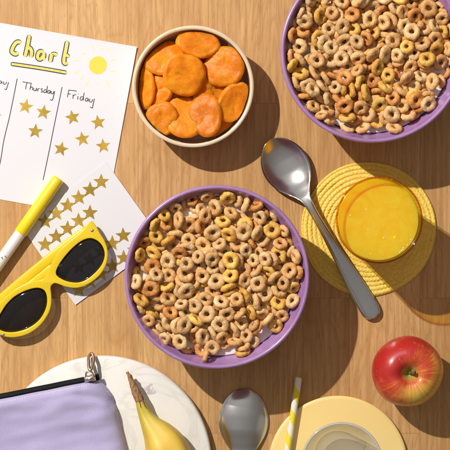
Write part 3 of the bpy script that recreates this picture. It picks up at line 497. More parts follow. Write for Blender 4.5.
RINGS = """00,218,-247,465,0,0,-37,47;00,469,203,468,-94,0,8,53;00,0,-411,469,0,0,-13,55;00,597,-27,465,0,0,34,46;00,-412,181,465,0,-94,-14,46;00,227,549,468,0,0,-77,54;00,-286,-666,506,63,25,0,50;00,485,55,468,0,0,30,53;00,-299,258,464,0,0,-48,44;00,386,-439,466,0,0,83,50;00,2,-76,468,0,0,64,54;00,-610,-150,466,0,0,30,50;00,-342,-300,466,0,0,-17,49;00,-90,-33,491,9,-20,-29,45;00,-243,2,465,0,0,39,47;00,389,18,492,-19,90,-31,48;00,59,468,468,0,0,13,53;01,499,540,532,-6,-36,30,52;00,-614,-9,467,0,0,30,51;00,528,-431,485,3,-12,-26,54;00,-611,-361,509,60,-12,-26,54;00,-174,304,467,0,0,5,52;00,-124,715,502,36,0,5,48;01,328,-608,525,-4,-4,49,48;00,4,716,496,-28,11,-84,45;00,196,125,468,0,0,11,54;00,2,-558,467,0,0,18,50;00,-719,-103,504,-30,-70,39,49;00,-97,70,496,9,67,61,46;00,-662,118,464,0,0,90,46;00,-476,543,509,60,0,-73,54;00,-538,152,464,0,0,-35,44;00,65,224,469,0,0,-90,55;00,-442,-210,465,0,0,0,46;00,-134,-290,469,0,-94,-37,55;00,330,-315,465,0,0,-90,48;00,-68,542,496,-14,21,-69,46;00,137,-12,468,0,0,78,52;00,715,120,510,-60,-12,-37,54;00,320,201,467,-94,0,-2,52;00,-122,-493,466,0,0,-47,50;00,503,-118,465,0,0,59,47;00,658,-142,464,0,94,-9,46;01,649,325,508,-30,-26,47,52;00,-399,-584,505,-18,20,9,54;00,141,-353,464,0,0,-23,46;00,553,423,492,-15,-14,53,48;00,-487,-80,467,0,0,89,50;00,-310,391,464,0,0,35,45;00,-122,432,465,0,0,-62,48;00,-239,-395,467,0,94,-44,51;00,-708,185,543,-70,20,26,49;00,-64,160,466,0,0,-86,48;00,-169,-141,469,0,0,-33,55;00,-494,-333,465,0,0,-8,47;00,142,-387,515,0,0,90,49;00,-368,625,497,-34,82,21,44;00,174,388,465,0,0,-83,47;00,-461,52,464,0,0,-35,46;00,368,584,492,-15,87,-8,54;00,248,-495,516,-2,-1,78,54;00,140,-654,467,0,0,57,51;00,-119,-654,465,0,0,-18,47;00,-39,-192,486,-11,82,-5,48;00,-131,-29,532,17,-18,-39,55;00,715,-28,507,-2,30,90,53;00,570,-288,468,0,0,-4,54;00,28,68,464,0,0,-56,44;00,-562,-234,488,17,-11,33,44;00,-615,383,508,-34,11,-59,52;00,280,1,488,3,-13,2,54;00,101,-178,466,0,0,17,48;00,308,346,467,0,0,-66,52;00,29,-464,522,-2,-4,76,50;00,-159,609,466,0,0,22,48;00,612,204,480,9,0,-32,51;00,-208,416,516,-1,2,75,55;01,241,-704,556,31,70,-3,54;00,663,-14,548,-24,0,37,52;00,-492,301,469,0,0,29,55;00,-666,-223,504,-17,-54,-59,46;00,-372,-29,489,21,0,-82,45;00,131,146,523,-93,-1,-18,51;00,252,-422,465,0,0,-36,47;00,255,432,517,0,2,67,52;00,61,-89,519,8,-1,41,46;00,-141,179,508,-2,12,91,52;00,-332,524,466,0,0,0,50;00,364,-116,467,0,0,-15,52;00,-264,134,466,0,0,86,48;00,421,282,501,15,16,92,48;00,-538,-484,511,-34,12,-19,55;00,-626,251,473,5,0,0,50;00,539,332,498,-12,-16,47,55;00,520,-82,518,3,-1,-88,52;00,-454,35,516,0,94,10,52;00,131,-493,468,0,0,72,52;00,-201,523,512,-59,-7,3,54;01,108,-96,608,-45,6,-83,54;00,-24,337,466,0,0,-47,48;00,430,461,465,0,0,65,47;00,-575,-35,522,-4,-92,-5,50;00,-414,-448,468,94,0,-38,54;00,199,261,464,0,-94,-3,45;00,129,657,467,0,0,49,50;01,-37,83,571,6,-14,-72,45;00,-290,-229,497,29,24,73,44;00,319,127,508,-8,10,-70,46;00,-114,-231,523,2,1,82,50;00,446,-329,511,-11,-69,-27,52;01,-522,297,525,0,0,-92,51;00,-5,205,522,2,2,-61,50;01,767,40,622,-61,-6,-44,52;01,95,693,604,1,70,60,54;00,212,-596,491,22,9,60,44;00,438,-237,476,88,3,12,50;00,51,-282,489,10,15,-68,48;01,-654,304,566,-2,26,-35,51;00,259,671,503,26,-21,6,50;00,122,10,560,-9,79,-44,53;01,248,66,542,83,-8,32,52;00,-142,-676,516,0,94,23,49;00,-13,-326,525,3,6,-92,53;00,645,-142,514,0,0,32,48;00,-344,474,520,2,3,-39,53;00,0,449,521,3,10,-78,55;00,-413,-514,553,-21,18,37,46;01,-507,-268,554,-58,71,4,50;00,-273,635,500,67,-11,-63,48;01,375,-477,559,58,0,30,51;00,-235,276,519,-4,0,49,49;00,-318,-115,468,0,0,93,52;01,-587,-324,546,29,69,-34,50;00,-193,-302,536,-20,12,80,48;01,-552,-166,546,-2,73,-59,53;00,-8,626,491,-4,-16,64,53;01,419,335,535,22,8,-88,51;00,226,-130,487,-11,7,26,53;00,76,317,511,1,-12,-66,48;00,-267,-512,484,9,11,-29,50;00,453,141,524,0,0,-49,53;01,-622,95,517,-90,4,31,50;00,-317,163,539,72,-4,1,55;00,38,-475,572,-2,90,46,46;01,-731,34,525,-37,-7,-50,50;01,-363,597,574,-22,12,-84,50;00,71,-601,523,0,1,36,55;01,558,48,531,-86,-5,5,48;01,-731,-43,635,-25,-3,35,54;00,-1,23,526,-3,11,7,46;01,246,-654,585,33,-74,19,44;01,582,-121,579,-93,11,30,50;01,-88,702,572,-4,-67,-28,47;00,303,-356,518,0,0,-29,53;00,410,563,571,-94,-21,18,48;00,-376,-296,540,0,17,16,48;00,-418,-175,515,-4,0,-27,47;01,129,-150,565,45,-14,12,50;00,-363,286,500,3,20,84,46;00,-536,421,499,38,13,39,44;01,571,-236,569,12,90,-19,52;01,154,-504,564,13,32,-63,53;00,-122,-422,516,1,88,-37,54;00,-683,-78,552,-60,16,45,53;00,617,98,502,-71,-9,-8,54;00,-182,623,517,0,1,-41,48;00,247,236,530,2,-9,-42,55;00,-454,-349,525,-11,3,-26,55;00,-459,176,515,-1,-1,41,49;00,-86,471,540,14,14,-68,46;01,709,-103,586,-73,12,5,48;00,-232,74,519,1,0,19,54;00,177,-47,519,-2,3,-27,45;00,574,228,532,0,-11,20,50;00,136,416,547,-24,90,-13,50;01,184,680,555,-31,-10,38,49;01,-220,-176,536,-9,11,45,46;00,-350,80,495,67,11,50,44;01,170,140,583,93,-3,24,54;00,-434,432,465,0,94,-44,48;01,-45,-660,562,-1,1,-5,49;00,150,-219,547,32,16,-7,48;01,-317,-34,558,-13,11,-3,52;01,383,216,562,-16,5,54,44;00,-82,329,524,-4,1,-90,54;00,308,-236,519,22,9,74,49;01,72,231,572,4,-4,62,46;01,146,519,521,1,-2,-16,50;00,346,466,505,-56,6,-43,48;00,-471,446,534,-11,12,-27,44;01,-130,289,576,-4,4,-75,53;01,-220,678,566,1,5,49,44;01,-296,-332,568,18,-7,70,50;00,-70,-353,571,-3,8,76,52;01,585,-314,523,0,0,-50,50;01,565,198,581,9,7,-47,53;01,-39,-129,567,-7,4,52,55;01,-511,-450,552,68,27,-8,50;01,52,-569,603,-2,-73,-23,46;00,-325,-413,525,9,-91,19,51;01,680,228,567,58,-14,-67,45;01,343,-449,591,35,11,-69,46;01,386,537,610,-85,-19,4,49;01,-297,27,594,-3,13,20,54;00,241,-68,553,-11,-12,-78,46;01,46,100,575,-46,-1,-41,48;01,-38,-530,561,-10,52,5,50;01,-583,92,564,88,1,-41,50;01,-701,-280,588,19,59,-64,52;01,58,513,582,80,6,11,50;01,-450,476,584,7,-79,-2,48;01,259,468,579,4,-3,9,52;01,-464,-91,561,-31,25,22,52;01,334,-141,546,15,6,34,55;01,-67,201,594,-17,-2,-85,52;00,455,-206,523,3,6,61,50;01,-181,115,573,-4,1,-19,54;01,279,572,535,-1,7,88,53;00,23,-251,568,84,-11,-34,50;01,-260,340,574,7,-1,-13,46;01,-675,190,591,28,-11,50,50;01,366,-239,620,43,3,-43,52;00,84,714,550,24,-2,14,49;01,-550,21,616,-93,11,20,44;01,-198,-549,530,1,12,-10,51;01,496,161,608,-13,-15,37,54;00,442,460,518,-3,0,47,45;01,-342,-141,543,-8,-14,-68,50;01,448,-164,576,2,3,71,55;01,-209,-271,606,84,-11,28,50;01,609,-368,572,-4,-11,62,47;01,200,303,559,-15,-16,-11,55;01,-672,-205,622,0,-28,-63,55;01,-206,-56,548,-12,26,71,47;01,23,305,598,5,27,70,50;01,254,-176,598,77,-26,36,48;01,-142,594,578,18,-84,-31,44;01,92,-354,590,-15,0,-81,52;01,-39,408,599,-12,-9,-90,55;01,165,-607,601,34,24,82,48;01,366,57,583,-1,39,72,49;01,414,-351,578,8,-26,43,49;01,254,640,620,42,-9,-56,51;01,-574,213,548,22,-8,-15,51;01,-332,-253,602,69,9,16,46;01,625,426,593,19,66,38,46;01,667,54,608,18,4,-67,54;01,174,-273,558,-34,-91,0,55;01,539,-13,608,59,-5,-75,54;01,-46,164,631,-78,4,7,50;01,-135,-556,570,22,-4,52,55;01,-436,-416,592,14,-2,55,54;01,-598,-111,624,93,4,-44,55;01,111,388,587,15,-20,8,54;01,-8,-42,611,11,-8,-75,55;01,-220,-472,575,11,24,74,44;01,231,-441,569,2,-10,-40,44;01,580,304,601,-8,-23,-40,46;01,-157,461,601,-10,-62,14,50;01,-274,258,595,19,17,-28,52;01,40,-234,615,-4,-14,-49,48;01,448,164,643,14,81,40,46;01,474,-402,624,48,-12,-69,53;01,-378,383,548,38,-11,4,50;01,408,-27,553,-93,-14,20,48;01,-452,-202,600,79,17,1,52;01,-578,488,603,-34,21,-56,54;01,272,-553,573,-92,-3,-40,46;01,-394,284,542,-6,-20,-6,47;01,-359,-449,616,6,-16,84,52;01,-442,323,608,-41,-2,-79,49;01,615,-60,635,11,7,-55,44;00,48,590,522,15,16,-5,48;01,-137,6,616,1,0,16,46;01,-611,-393,612,-76,4,-26,48;01,745,192,631,-61,0,-40,52;01,-444,11,568,0,0,29,46;01,-190,-398,598,-2,65,-67,50;01,-104,-730,633,46,25,-57,44;01,261,-35,604,8,15,8,47;01,-176,187,632,-8,78,-32,45;01,127,12,627,-16,7,30,52;01,551,-462,598,-13,1,-68,48;01,-450,145,574,-4,-6,45,52;01,-110,-214,594,11,-8,-12,50;01,502,427,576,-2,0,-11,55;01,28,-443,631,-5,93,22,54;01,476,53,588,-21,27,-90,48;01,-541,357,586,-1,-10,-77,47;01,314,320,560,45,14,-29,46;01,-91,-347,624,-90,-7,-25,54;01,-254,471,582,7,7,-26,52;01,-428,-327,628,-5,-13,-50,46;01,-18,621,592,-4,-22,12,52;01,-592,-57,574,4,-2,31,50;01,318,-336,604,23,22,-59,46;01,383,-64,609,89,1,40,52;01,185,-210,639,12,93,-11,44;01,373,403,597,-28,-70,19,54;01,-286,-134,603,-3,-16,74,54;01,216,-346,605,-49,2,-71,53;01,338,154,589,-7,16,85,44;01,702,-226,601,20,4,-68,52;01,-345,219,611,-24,7,92,46;01,126,577,588,4,70,-56,48;01,350,634,619,31,-15,-76,53;01,248,415,627,-89,0,-12,54;01,-302,-449,646,-11,-13,-70,53;01,-284,121,627,-5,1,5,47;01,-338,-590,622,0,4,65,50;01,128,153,636,-91,-1,-29,54;01,-469,-558,602,1,68,22,48;01,-107,552,616,9,-19,82,48;01,-344,506,613,7,28,-89,50;01,-473,554,622,13,80,-38,48;01,270,244,614,-76,5,27,44;11,702,-184,499,36,-1,-55,45;10,-289,-41,467,0,0,29,50;10,722,-52,505,-65,-24,-36,50;10,-103,-106,466,0,0,-84,48;10,318,88,464,0,0,-71,46;10,230,-232,468,0,0,-71,52;10,-111,-242,466,0,0,-6,49;10,182,-506,510,-60,13,59,54;10,-16,672,465,0,0,67,48;10,183,309,469,0,0,-26,55;10,604,411,542,-80,-26,7,47;10,327,231,468,0,0,52,54;10,-363,206,467,0,0,-70,50;10,-239,404,490,-72,1,-65,44;10,98,624,494,-86,-23,2,46;10,-165,364,465,0,0,-92,46;10,-372,-147,464,-94,0,-15,44;10,34,-148,466,0,0,82,50;10,-560,460,508,-31,20,-58,52;10,483,-18,466,0,0,-84,48;10,-135,40,469,0,0,-7,55;10,199,157,467,0,0,5,51;10,126,-612,466,0,0,-50,50;10,421,-425,468,0,0,-52,53;10,400,543,481,12,-88,-41,46;10,-160,-588,468,0,0,69,54;10,480,-173,464,0,94,-5,44;10,460,492,499,22,-3,38,52;10,23,-290,467,0,0,64,50;10,140,514,464,0,0,14,45;10,-16,-615,467,0,0,69,52;10,119,-16,464,0,0,31,46;10,-45,427,467,0,0,84,50;10,-475,102,465,0,0,-74,48;10,-221,-398,467,0,0,-41,51;10,-506,238,468,0,0,20,54;10,344,-56,468,0,0,71,53;10,-258,113,466,0,0,-19,49;10,228,122,527,6,-80,-26,46;10,98,719,507,16,-34,25,51;10,-143,699,503,-9,67,38,52;10,-438,526,493,4,16,-1,54;11,-295,-128,521,-1,94,18,54;10,32,302,464,-94,0,45,46;10,66,182,492,15,-81,4,48;10,-229,-165,466,0,0,57,48;10,-668,168,499,9,33,71,46;10,-536,-487,512,-19,-62,44,55;10,222,-388,480,-92,-10,1,50;10,447,126,489,-3,81,0,55;11,716,208,561,28,-27,-22,53;10,217,-98,464,0,0,-23,44;10,188,441,496,-23,19,-44,44;10,-83,-373,464,0,-94,-29,46;10,36,99,465,-94,0,-29,46;10,-219,-692,512,61,18,-1,54;10,314,654,501,65,70,-1,48;10,400,-570,492,-19,2,28,49;10,464,255,465,0,0,-61,46;10,-466,-281,469,0,0,-2,55;10,-258,609,467,0,0,-25,50;10,-193,234,466,0,0,21,48;10,-428,-25,466,0,0,61,49;10,299,-495,465,0,0,87,48;10,-59,-220,515,-4,-4,-59,48;10,-408,-556,491,15,-6,87,53;10,87,432,484,-14,9,-92,44;10,-376,198,519,0,0,56,48;10,-353,77,488,14,-15,-3,45;10,-480,592,595,21,-60,-50,45;10,-60,194,467,0,0,11,51;10,521,376,466,0,0,-40,49;10,364,-206,480,-2,-12,-14,48;10,85,-533,496,22,-9,-72,50;10,646,152,469,0,0,-16,55;10,-301,-282,466,0,0,8,48;10,-316,490,464,94,0,-43,44;10,214,19,488,-12,12,-7,50;10,-519,-138,469,0,0,76,54;11,460,-212,542,6,73,-52,50;11,-409,-641,599,35,17,70,50;10,17,537,481,-3,12,31,49;10,606,-128,467,0,0,-16,51;10,-632,-231,476,6,1,40,52;10,-721,56,504,61,12,-44,50;11,-78,-697,552,21,28,83,55;11,-295,-430,556,-31,7,-13,52;10,-177,-294,503,30,24,-33,48;10,152,-132,504,30,-12,-29,50;10,331,144,552,7,49,-12,48;10,623,290,486,80,-4,40,50;10,275,541,468,0,0,34,53;10,-381,-17,517,0,0,43,46;10,90,-410,465,0,0,11,46;11,287,246,542,11,-5,28,54;10,-10,-113,538,30,-11,-65,46;10,429,616,573,63,70,-7,54;10,-701,-116,501,13,62,-62,47;10,295,400,466,0,0,86,49;11,-313,-528,530,-46,-26,48,51;10,648,-261,502,32,-14,-31,48;10,550,161,501,-70,10,-52,51;10,-170,-81,508,-1,11,67,46;10,327,-326,464,0,94,-3,45;10,-264,288,494,18,-5,-64,46;10,-366,638,535,18,-60,-51,51;11,528,320,516,4,1,-13,48;11,-432,-133,518,-1,-89,-13,45;10,-494,-416,501,-68,4,59,50;10,-379,304,500,27,-21,-78,46;10,-17,724,548,-26,-11,73,48;10,258,-624,464,0,0,84,46;11,-22,82,518,92,-1,22,53;10,-204,492,501,-36,0,-23,47;10,615,-27,494,17,7,81,53;10,-558,129,513,0,-1,-69,46;11,-681,263,524,-59,-15,42,54;10,62,-168,519,0,0,23,50;11,-694,-285,579,-36,5,-34,55;10,324,14,525,10,88,21,48;10,-129,346,519,4,5,1,55;10,-254,-522,497,62,-12,43,44;10,-146,554,486,-83,13,38,46;10,-588,-359,483,-9,-11,-65,48;10,503,-398,511,-9,11,-29,44;11,9,409,532,15,-6,22,54;11,278,-174,519,1,7,44,55;10,-60,-349,513,1,-1,88,45;11,421,244,554,-33,23,28,50;10,753,54,583,74,-36,23,48;10,-467,390,467,-94,0,8,51;10,-142,0,538,12,-6,-91,46;10,-606,112,464,0,0,75,46;10,-260,301,549,-8,-17,-9,46;10,-5,-20,472,-6,1,61,46;10,180,638,464,0,0,35,44;10,-365,-423,468,0,0,-37,52;10,-31,-475,484,-12,-89,13,52;11,519,-121,531,1,-78,42,51;10,-237,622,561,-66,7,-26,54;11,123,202,537,1,24,42,54;10,321,-471,517,0,0,-80,50;11,-615,189,571,-14,-17,-34,52;11,-563,492,630,2,-27,85,54;10,292,480,523,-1,2,-57,52;10,-193,-217,547,-26,14,10,46;10,221,720,570,-36,-2,84,48;10,416,368,484,16,7,-51,44;10,-621,-26,469,0,0,-59,55;10,-255,5,516,4,8,37,46;11,32,-463,548,18,12,-14,50;10,-346,-314,516,8,2,-52,46;11,7,-264,571,90,-2,1,50;11,-504,253,523,0,0,-27,50;10,544,-296,466,0,0,70,48;10,113,93,520,21,-9,25,46;10,229,-639,515,0,0,88,50;10,415,41,519,20,10,-46,45;10,-109,590,516,92,17,12,53;10,683,75,510,11,9,-6,47;11,52,-649,536,16,3,84,46;11,-70,471,560,-34,-22,17,54;10,-586,-241,522,6,2,39,52;10,-156,121,512,-11,2,3,48;10,-586,337,476,-3,11,60,45;11,444,-506,549,21,12,-87,48;11,252,-86,541,-23,-14,-5,44;11,-640,-189,592,22,-87,6,52;10,-327,538,516,-92,0,43,49;11,-256,-328,556,48,31,-51,52;10,89,25,544,-5,22,-40,48;11,658,192,559,68,-28,36,46;10,386,131,562,44,4,-66,47;11,-489,128,558,14,-14,60,53;10,-278,419,530,-11,11,53,46;11,-108,-516,588,-18,8,-79,50;10,199,328,522,0,0,50,46;11,467,80,615,14,-9,-70,51;10,541,521,570,-60,14,-29,50;11,-541,-53,528,16,-2,71,52;11,204,-707,607,-7,-67,49,55;11,-465,-392,544,73,-19,-48,52;11,279,368,623,-74,1,42,46;11,6,184,575,-15,8,50,52;10,-159,-499,498,23,66,-22,44;10,-126,208,530,-13,1,1,49;11,-126,474,600,-27,-31,9,53;10,-497,396,526,-6,-11,16,44;11,-255,-501,628,-82,1,5,51;10,-96,-156,565,-67,-10,-58,44;11,-54,126,604,30,5,-31,50;11,-32,-578,546,-84,-20,-26,52;10,-214,675,547,66,1,74,46;11,-759,-43,597,-58,-9,52,50;10,-10,281,517,4,3,-26,44;10,397,-89,522,1,-77,-21,50;11,-529,-487,607,12,-20,-92,49;11,340,-591,567,-14,-30,-22,52;10,151,-272,502,8,-25,7,52;10,446,-290,492,-89,-19,-16,50;11,-503,18,539,-13,-70,46,48;11,-350,-218,543,-52,71,-14,47;10,57,-303,520,1,2,-5,48;10,514,39,540,8,-25,80,49;11,400,-314,532,-16,-1,46,45;11,-411,-520,540,-4,-78,38,52;10,-275,170,543,4,-17,73,52;10,-33,-24,553,-66,-19,30,46;11,129,507,548,-20,9,18,55;10,-384,397,502,-14,-5,-57,44;11,-329,326,585,4,-5,-50,52;10,-632,70,536,-11,80,-2,46;11,634,344,579,-20,-11,72,48;11,-76,291,568,-1,1,85,48;10,333,357,528,-16,-2,-92,52;11,280,-338,554,20,-19,93,55;11,54,-384,553,29,-12,4,50;11,86,366,550,-14,28,-37,55;10,4,597,528,-4,9,4,53;11,-383,448,580,-16,-80,9,55;11,278,-502,570,-2,12,-89,51;11,491,209,554,3,-28,-39,47;11,491,441,569,13,5,-24,52;11,-131,45,581,6,2,70,46;10,272,583,542,75,-16,-7,48;11,-466,326,595,14,20,12,53;11,195,111,594,3,-6,52,51;11,-600,-398,595,-47,20,0,52;10,-57,598,599,87,-17,16,52;11,331,-238,579,6,35,-22,52;11,392,-415,576,-3,-12,75,52;11,-174,218,588,6,-14,-21,48;11,-594,375,556,-14,14,-82,52;11,-384,-64,572,1,-1,-64,54;11,-729,-128,630,-34,-71,19,52;11,-340,-323,576,-14,-2,42,44;10,-84,686,569,9,-68,-57,44;10,198,663,558,35,-12,-4,50;11,641,307,619,-72,1,-9,50;10,-446,507,573,-9,24,-23,52;11,-261,100,582,16,-11,24,52;11,-123,-418,547,-37,3,58,52;11,125,-19,592,25,15,20,55;10,-328,570,566,94,2,-12,44;11,-577,-301,574,-6,13,-43,53;11,564,-276,593,-2,67,-5,52;10,39,734,639,-8,-3,1,49;11,128,-608,570,-10,2,-40,46;11,365,184,645,1,-5,-40,53;10,273,18,561,9,-8,-34,50;11,183,-582,606,2,-84,-6,55;11,359,459,579,-5,11,7,46;11,212,401,581,-64,1,69,47;11,-184,349,602,14,6,84,54;11,-437,81,581,12,16,13,54;11,-234,-132,570,6,6,19,46;11,396,340,573,-21,89,29,52;10,-161,-609,523,0,0,90,49;10,201,-390,526,10,2,-45,45;10,58,591,573,4,-9,-87,52;11,-588,308,585,2,16,-53,51;11,571,245,579,76,23,-10,46;11,-140,-174,619,-25,17,39,48;11,-60,-377,608,62,24,-30,54;11,-253,-5,590,-10,5,-88,50;11,-274,458,600,11,-4,74,48;11,587,123,578,1,-16,56,48;11,-542,-344,649,92,24,17,52;11,-22,303,621,92,5,-7,52;11,-395,214,572,-2,-1,-58,46;11,258,497,615,7,-15,-4,50;11,50,-143,603,16,-77,-31,51;11,-648,48,581,-17,90,-22,52;11,524,-418,578,-18,86,7,44;10,386,531,600,-2,-23,-58,54;11,233,-33,606,73,-2,54,46;11,305,245,596,12,-1,18,48;11,-521,-187,566,-17,35,-2,52;11,126,-326,588,-2,66,-71,48;11,-134,-62,603,-20,82,11,50;11,73,-492,595,-21,0,-93,53;10,153,596,605,67,10,-56,48;11,703,30,594,38,0,-45,52;11,-276,234,626,-10,8,-58,49;11,322,46,625,8,-3,-70,45;11,-144,95,624,89,-3,-29,47;11,398,-6,588,91,3,-9,45;11,161,297,577,-3,-14,22,55;11,508,-68,627,79,-6,-12,55;11,-291,-64,630,-4,2,87,48;11,151,-213,581,84,-1,31,48;11,-451,-308,565,14,38,37,49;11,-655,-69,566,39,1,-22,54;11,-190,-348,600,47,-39,53,51;11,-401,-428,580,-13,-29,-72,47;11,640,-89,564,15,-14,40,50;11,-201,-438,555,18,59,-56,46;11,409,-454,617,-12,5,-62,51;11,-367,352,627,-1,88,-34,44;11,515,398,618,-11,-9,59,55;11,102,273,610,1,22,-81,50;10,-328,587,619,0,-2,92,54;11,-596,267,622,16,0,-10,48;11,8,-28,613,-26,-18,-89,51;11,365,-133,576,11,11,-17,44;11,525,-490,621,-83,8,12,55;11,-426,-241,563,50,-34,-33,46;11,-231,-598,600,27,0,-90,50;11,192,-431,588,-8,12,51,48;10,86,685,605,92,-8,-22,46;11,-504,-74,609,7,-1,-19,50;11,594,31,577,-24,-77,-1,52;11,-673,354,627,-46,23,35,46;11,-258,-243,629,8,-10,-58,52;11,-469,-583,638,28,-82,18,46;11,-379,40,618,-10,-2,-42,49;11,-116,-286,606,-34,9,-55,52;10,-192,551,599,8,-70,-56,49;11,495,-90,576,-11,12,21,50;11,-742,155,605,62,-10,-58,54"""
rest = []
rr_ = random.Random(5)
for i, rec in enumerate(RINGS.split(';')):
    a, x, y, z, ex, ey, ez, s = rec.split(','); b = int(a[0]); solo = a[1] == '1'
    p = BC[b]+Vector((int(x)*1.02, int(y)*1.02, int(z)+20))*.1
    dq = Vector((p.x-BC[b].x, p.y-BC[b].y)); kk = 1+.06*min(1, dq.length/77)**3*(.5-.5*(dq.normalized().dot(Vector((.7, -.7)))))*1.6
    kk = min(kk, max(77.5, dq.length*.985)/dq.length, 78.6/dq.length) if dq.length > 60 else kk
    p.x = BC[b].x+dq.x*kk; p.y = BC[b].y+dq.y*kk
    eu = Euler((int(ex)/30, int(ey)/30, int(ez)/30)); sc_ = int(s)/50*(1.09 if dq.length*kk < 72 else 1.0)
    tone = rr_.choices((0, 1, 2, 3), (36, 34, 18, 12))[0]; var = rr_.randrange(NVAR)
    if solo:
        o = bpy.data.objects.new('oat_ring', RMESH[var]); COL.objects.link(o)
        o.location = p*S; o.rotation_euler = eu; o.scale = (sc_,)*3
        o.material_slots[0].link = 'OBJECT'; o.material_slots[0].material = RM[tone]
        tag(o, ('%s oat ring among the cereal in the middle purple bowl' if b == 0 else '%s oat ring among the cereal in the upper right purple bowl') % TONES[tone], 'cereal ring',
            ('%s oat rings in the middle bowl' if b == 0 else '%s oat rings in the upper right bowl') % TONES[tone])
    else: rest.append((p, eu, sc_, tone, var))
V, F, MI = [], [], []
for p, eu, s, tone, var in rest:
    b0 = len(V); mt = eu.to_matrix()
    V += [p+mt @ (v*s) for v in RV[var][0]]; F += [tuple(k+b0 for k in f) for f in RV[var][1]]; MI += [tone]*len(RV[var][1])
o = mesh_obj('oat_rings', V, F, None, None, at=BC[0]+Vector((0, 0, 48)))
for m_ in RM: o.data.materials.append(m_)
o.data.polygons.foreach_set('material_index', MI)
tag(o, 'half sunk oat rings filling in under the top layer in both purple bowls', 'cereal', kind='stuff')

# ------------------------------------------------------------------ apricot bowl
cream = M('cream_glaze', (.66, .52, .39), .35, coat=.3)
setcol(cream, ramp(cream, noise_n(cream, coords(cream), 40, 4), [(.3, (.66, .51, .34)), (.7, (.76, .62, .45))]))
AB = W(193, 86.5, 38); AB.z = 0
prof = [(0, 1.5), (30, 1.5), (32, 0), (36, 0), (38, 2), (50, 6), (55, 14), (57, 28), (57.6, 37), (57.2, 38.6), (55.8, 39.2), (54.4, 38.6), (53.9, 37), (53, 24), (50, 12), (44, 7), (20, 5), (0, 5)]
prof = [(max(p.x, 0)*1.03, p.y) for p in cat([(a, b, 0) for a, b in prof], 3)]; prof[-1] = (0, 5)
o = mesh_obj('small_bowl', *lathe(prof, AB, 128), cream, None, at=AB)
tag(o, 'small cream ceramic bowl holding dried apricots', 'bowl')
apm = M('dried_apricot', (.72, .25, .02), .40, spec=.24, sss=.85, sssr=(1, .28, .03), ssss=.007)
av = coords(apm); oi = nd(apm, 'ObjectInfo'); vv = nd(apm, 'VectorMath', operation='ADD'); lk(apm, av, vv.inputs[0]); lk(apm, oi.outputs['Random'], vv.inputs[1])
ac = ramp(apm, noise_n(apm, vv.outputs[0], 60, 5, .65, .4), [(.28, (.64, .17, .005)), (.48, (.79, .265, .009)), (.75, (.88, .38, .020))])
cre = ramp(apm, noise_n(apm, vv.outputs[0], 330, 4, .7, .6), [(.34, .15), (.5, 0.)])
ac = mix(apm, cre, ac, (.42, .085, .004))
ac = mix(apm, 1., ac, ramp(apm, oi.outputs['Random'], [(0, (.82, .70, .6)), (1, (1.05, 1.06, 1.0))]), 'MULTIPLY')
setcol(apm, ac)
b1 = noise_n(apm, vv.outputs[0], 110, 5, .62, .5); b2 = noise_n(apm, vv.outputs[0], 380, 4, .65)
bump(apm, mth(apm, 'ADD', b1, mth(apm, 'MULTIPLY', b2, .4)), .55, .0013)
